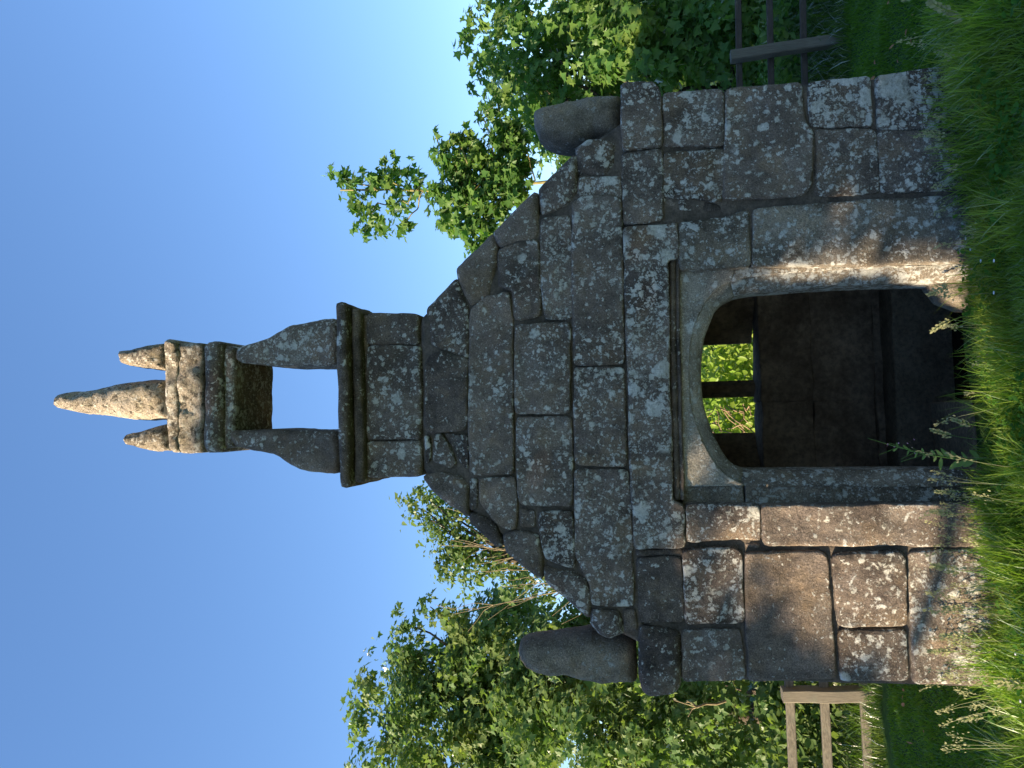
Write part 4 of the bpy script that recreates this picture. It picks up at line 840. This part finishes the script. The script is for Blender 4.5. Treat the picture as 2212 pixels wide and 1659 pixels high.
# ---------------------------------------------------------------- single stalks and weeds
def grass_stalk(x, y, h, lx, ly, label, big=1., mat='seed'):
    z0 = float(ground_h(x, y)); root = empty('grass_stalk', (x, y, z0)); tag(root, label, 'grass stalk', 'flowering grass stalks')
    path = [(lx*t**2, ly*t**2, h*t*(1-.12*t)) for t in np.linspace(0, 1, 6)]
    limb('stem', path, .0022, .0012, M['weed'], root, 4)
    P = np.array(path); C, N, T = [], [], []
    big *= .8; m = int(40*big); d = P[-1]-P[-2]; d /= np.linalg.norm(d); hl = .10*big
    for k in range(m):
        t_ = k/m; side = 1 if k % 2 else -1; w = .020*big*(1-t_)**.7*(1. if (k//4) % 2 else .35)
        C.append(P[-1]-d*hl*(1-t_)+np.array([side*w*rng.uniform(.2, 1.), rng.normal(0, .4)*w, 0])); T.append(d+np.array([side*.55, 0, 0])); N.append(np.array([rng.normal(0, .4), -1, rng.normal(0, .4)]))
    leaf_cloud('seed_head', np.array(C), np.array(N), np.array(T), np.full(m, .016*big)*rng.uniform(.7, 1.2, m), 'oval', M[mat], root)
    return root
ST = [(.40, -.16, .33, -.05, .0, 'wispy grass stalk before the golden stone at the right door foot', 1.2), (.26, -.12, .30, -.08, .03, 'leaning grass stalk crossing the dark doorway right of its middle', 1.2),
      (-.30, -.18, .30, .05, 0, 'grass stalk with drooping brown head before the dark doorway', 1.1), (-.36, -.1, .38, .06, 0, 'grass stalk arching in the doorway left of its middle', 1.2),
      (-.60, -.12, .36, .0, 0, 'pale grass stalk before the shaded left door jamb', 1.1), (-.70, -.22, .42, .02, 0, 'upright grass stalk just right of the sunlit jamb stones', 1.2),
      (-.98, -.18, .42, .04, 0, 'yellow grass stalk crossing the diagonal shadow on the left wall', 1.5), (-1.15, -.14, .36, .0, 0, 'short grass stalk before the sunlit bottom stone on the left', 1.2),
      (-1.28, -.2, .38, .02, 0, 'grass stalk near the left end of the bottom stone', 1.2), (-1.36, -.12, .42, .0, 0, 'tall grass stalk before the shaded lower left corner', 1.2),
      (-1.62, -.2, .30, -.03, 0, 'grass stalk against the dark lawn left of the chapel corner', 1.2), (-1.4, -.45, .2, .01, 0, 'low grass stalk with a fluffy head at the lower left', 1.5),
      (1.50, -.55, .30, .10, 0, 'large silvery grass panicle leaning right of the chapel corner', 2.0), (1.1, -.2, .30, .03, 0, 'greenish grass stalk before the lichened lower right stone', 1.2)]
for s in ST: grass_stalk(*s[:6], big=s[6])
wh = empty('willowherb_plant', (-.44, -.1, float(ground_h(-.44, -.1)))); tag(wh, 'tall willowherb weed with narrow leaves leaning into the doorway', 'weed')
pw = [np.array((.0, 0, 0)), np.array((-.01, 0, .2)), np.array((.02, 0, .36)), np.array((.07, .0, .52))]
limb('stem', pw, .004, .002, M['weed'], wh, 5); pp = resample(pw, 14)
C, N, T, S = [], [], [], []
for k in range(3, 13):
    for s in (-1, 1): C.append(pp[k]+np.array([0, 0, rng.normal(0, .008)])); T.append((s*.9, rng.normal(0, .9), .55+rng.normal(0, .35))); N.append((rng.normal(0, .7), -1, .5)); S.append(.085*(1-.05*k)*rng.uniform(.7, 1.2))
leaf_cloud('foliage', np.array(C), np.array(N), np.array(T), np.array(S), 'oval', M['weed'], wh, narrow=.55)
for k in range(6): limb('seed_pod', [pp[9+k % 5], pp[9+k % 5]+np.array([(-1)**k*.035, 0, .06+.01*k])], .0018, .0012, M['weed'], wh, 4)
C = np.stack([rng.uniform(.02, .1, 9), rng.normal(0, .01, 9), rng.uniform(.4, .55, 9)], 1)
leaf_cloud('flower', C, rng.normal(size=(9, 3))+np.array([0, -1, 0]), rng.normal(size=(9, 3)), np.full(9, .009), 'oval', M['pink'], wh)
# daisies and clover heads, each a small flower of its own
fm = None
FL = [(.62, -.12, 'white clover flower touching the foot of the right jamb stone'), (.55, -.2, 'white clover flower just below the right door jamb'), (.42, -.62, 'white clover flower low in the grass, nearest the viewer below the door'),
      (.30, -.5, 'pinkish white clover flower in grass below the right of the doorway'), (.46, -.4, 'white clover flower between the right door foot and the viewer'), (-1.25, -.5, 'white clover flower in shade below the bottom left stone'),
      (-1.45, -.5, 'white clover flower in shade below the left chapel corner'), (-1.64, -.32, 'white clover flower in grass just left of the chapel corner'), (-1.75, -.42, 'white clover flower furthest left, at the edge of the lawn')]
for k, (x, y, lab) in enumerate(FL):
    z = float(ground_h(x, y))+rng.uniform(.09, .14)
    if fm is None:
        Cc = np.zeros((11, 3)); an = np.linspace(0, 2*np.pi, 12)[:-1]; fo = leaf_cloud('clover_flower', Cc+np.stack([np.cos(an)*.002, np.sin(an)*.002, an*0], 1), np.stack([np.cos(an)*.5, np.sin(an)*.5, an*0+1], 1), np.stack([np.cos(an), np.sin(an), an*0+.4], 1), np.full(11, .0075), 'oval', M['petal'], None); fm = fo
    else: fo = fm.copy(); COL.objects.link(fo)
    fo.location = (x, y, z); tag(fo, lab, 'flower', 'white clover flowers in the grass')
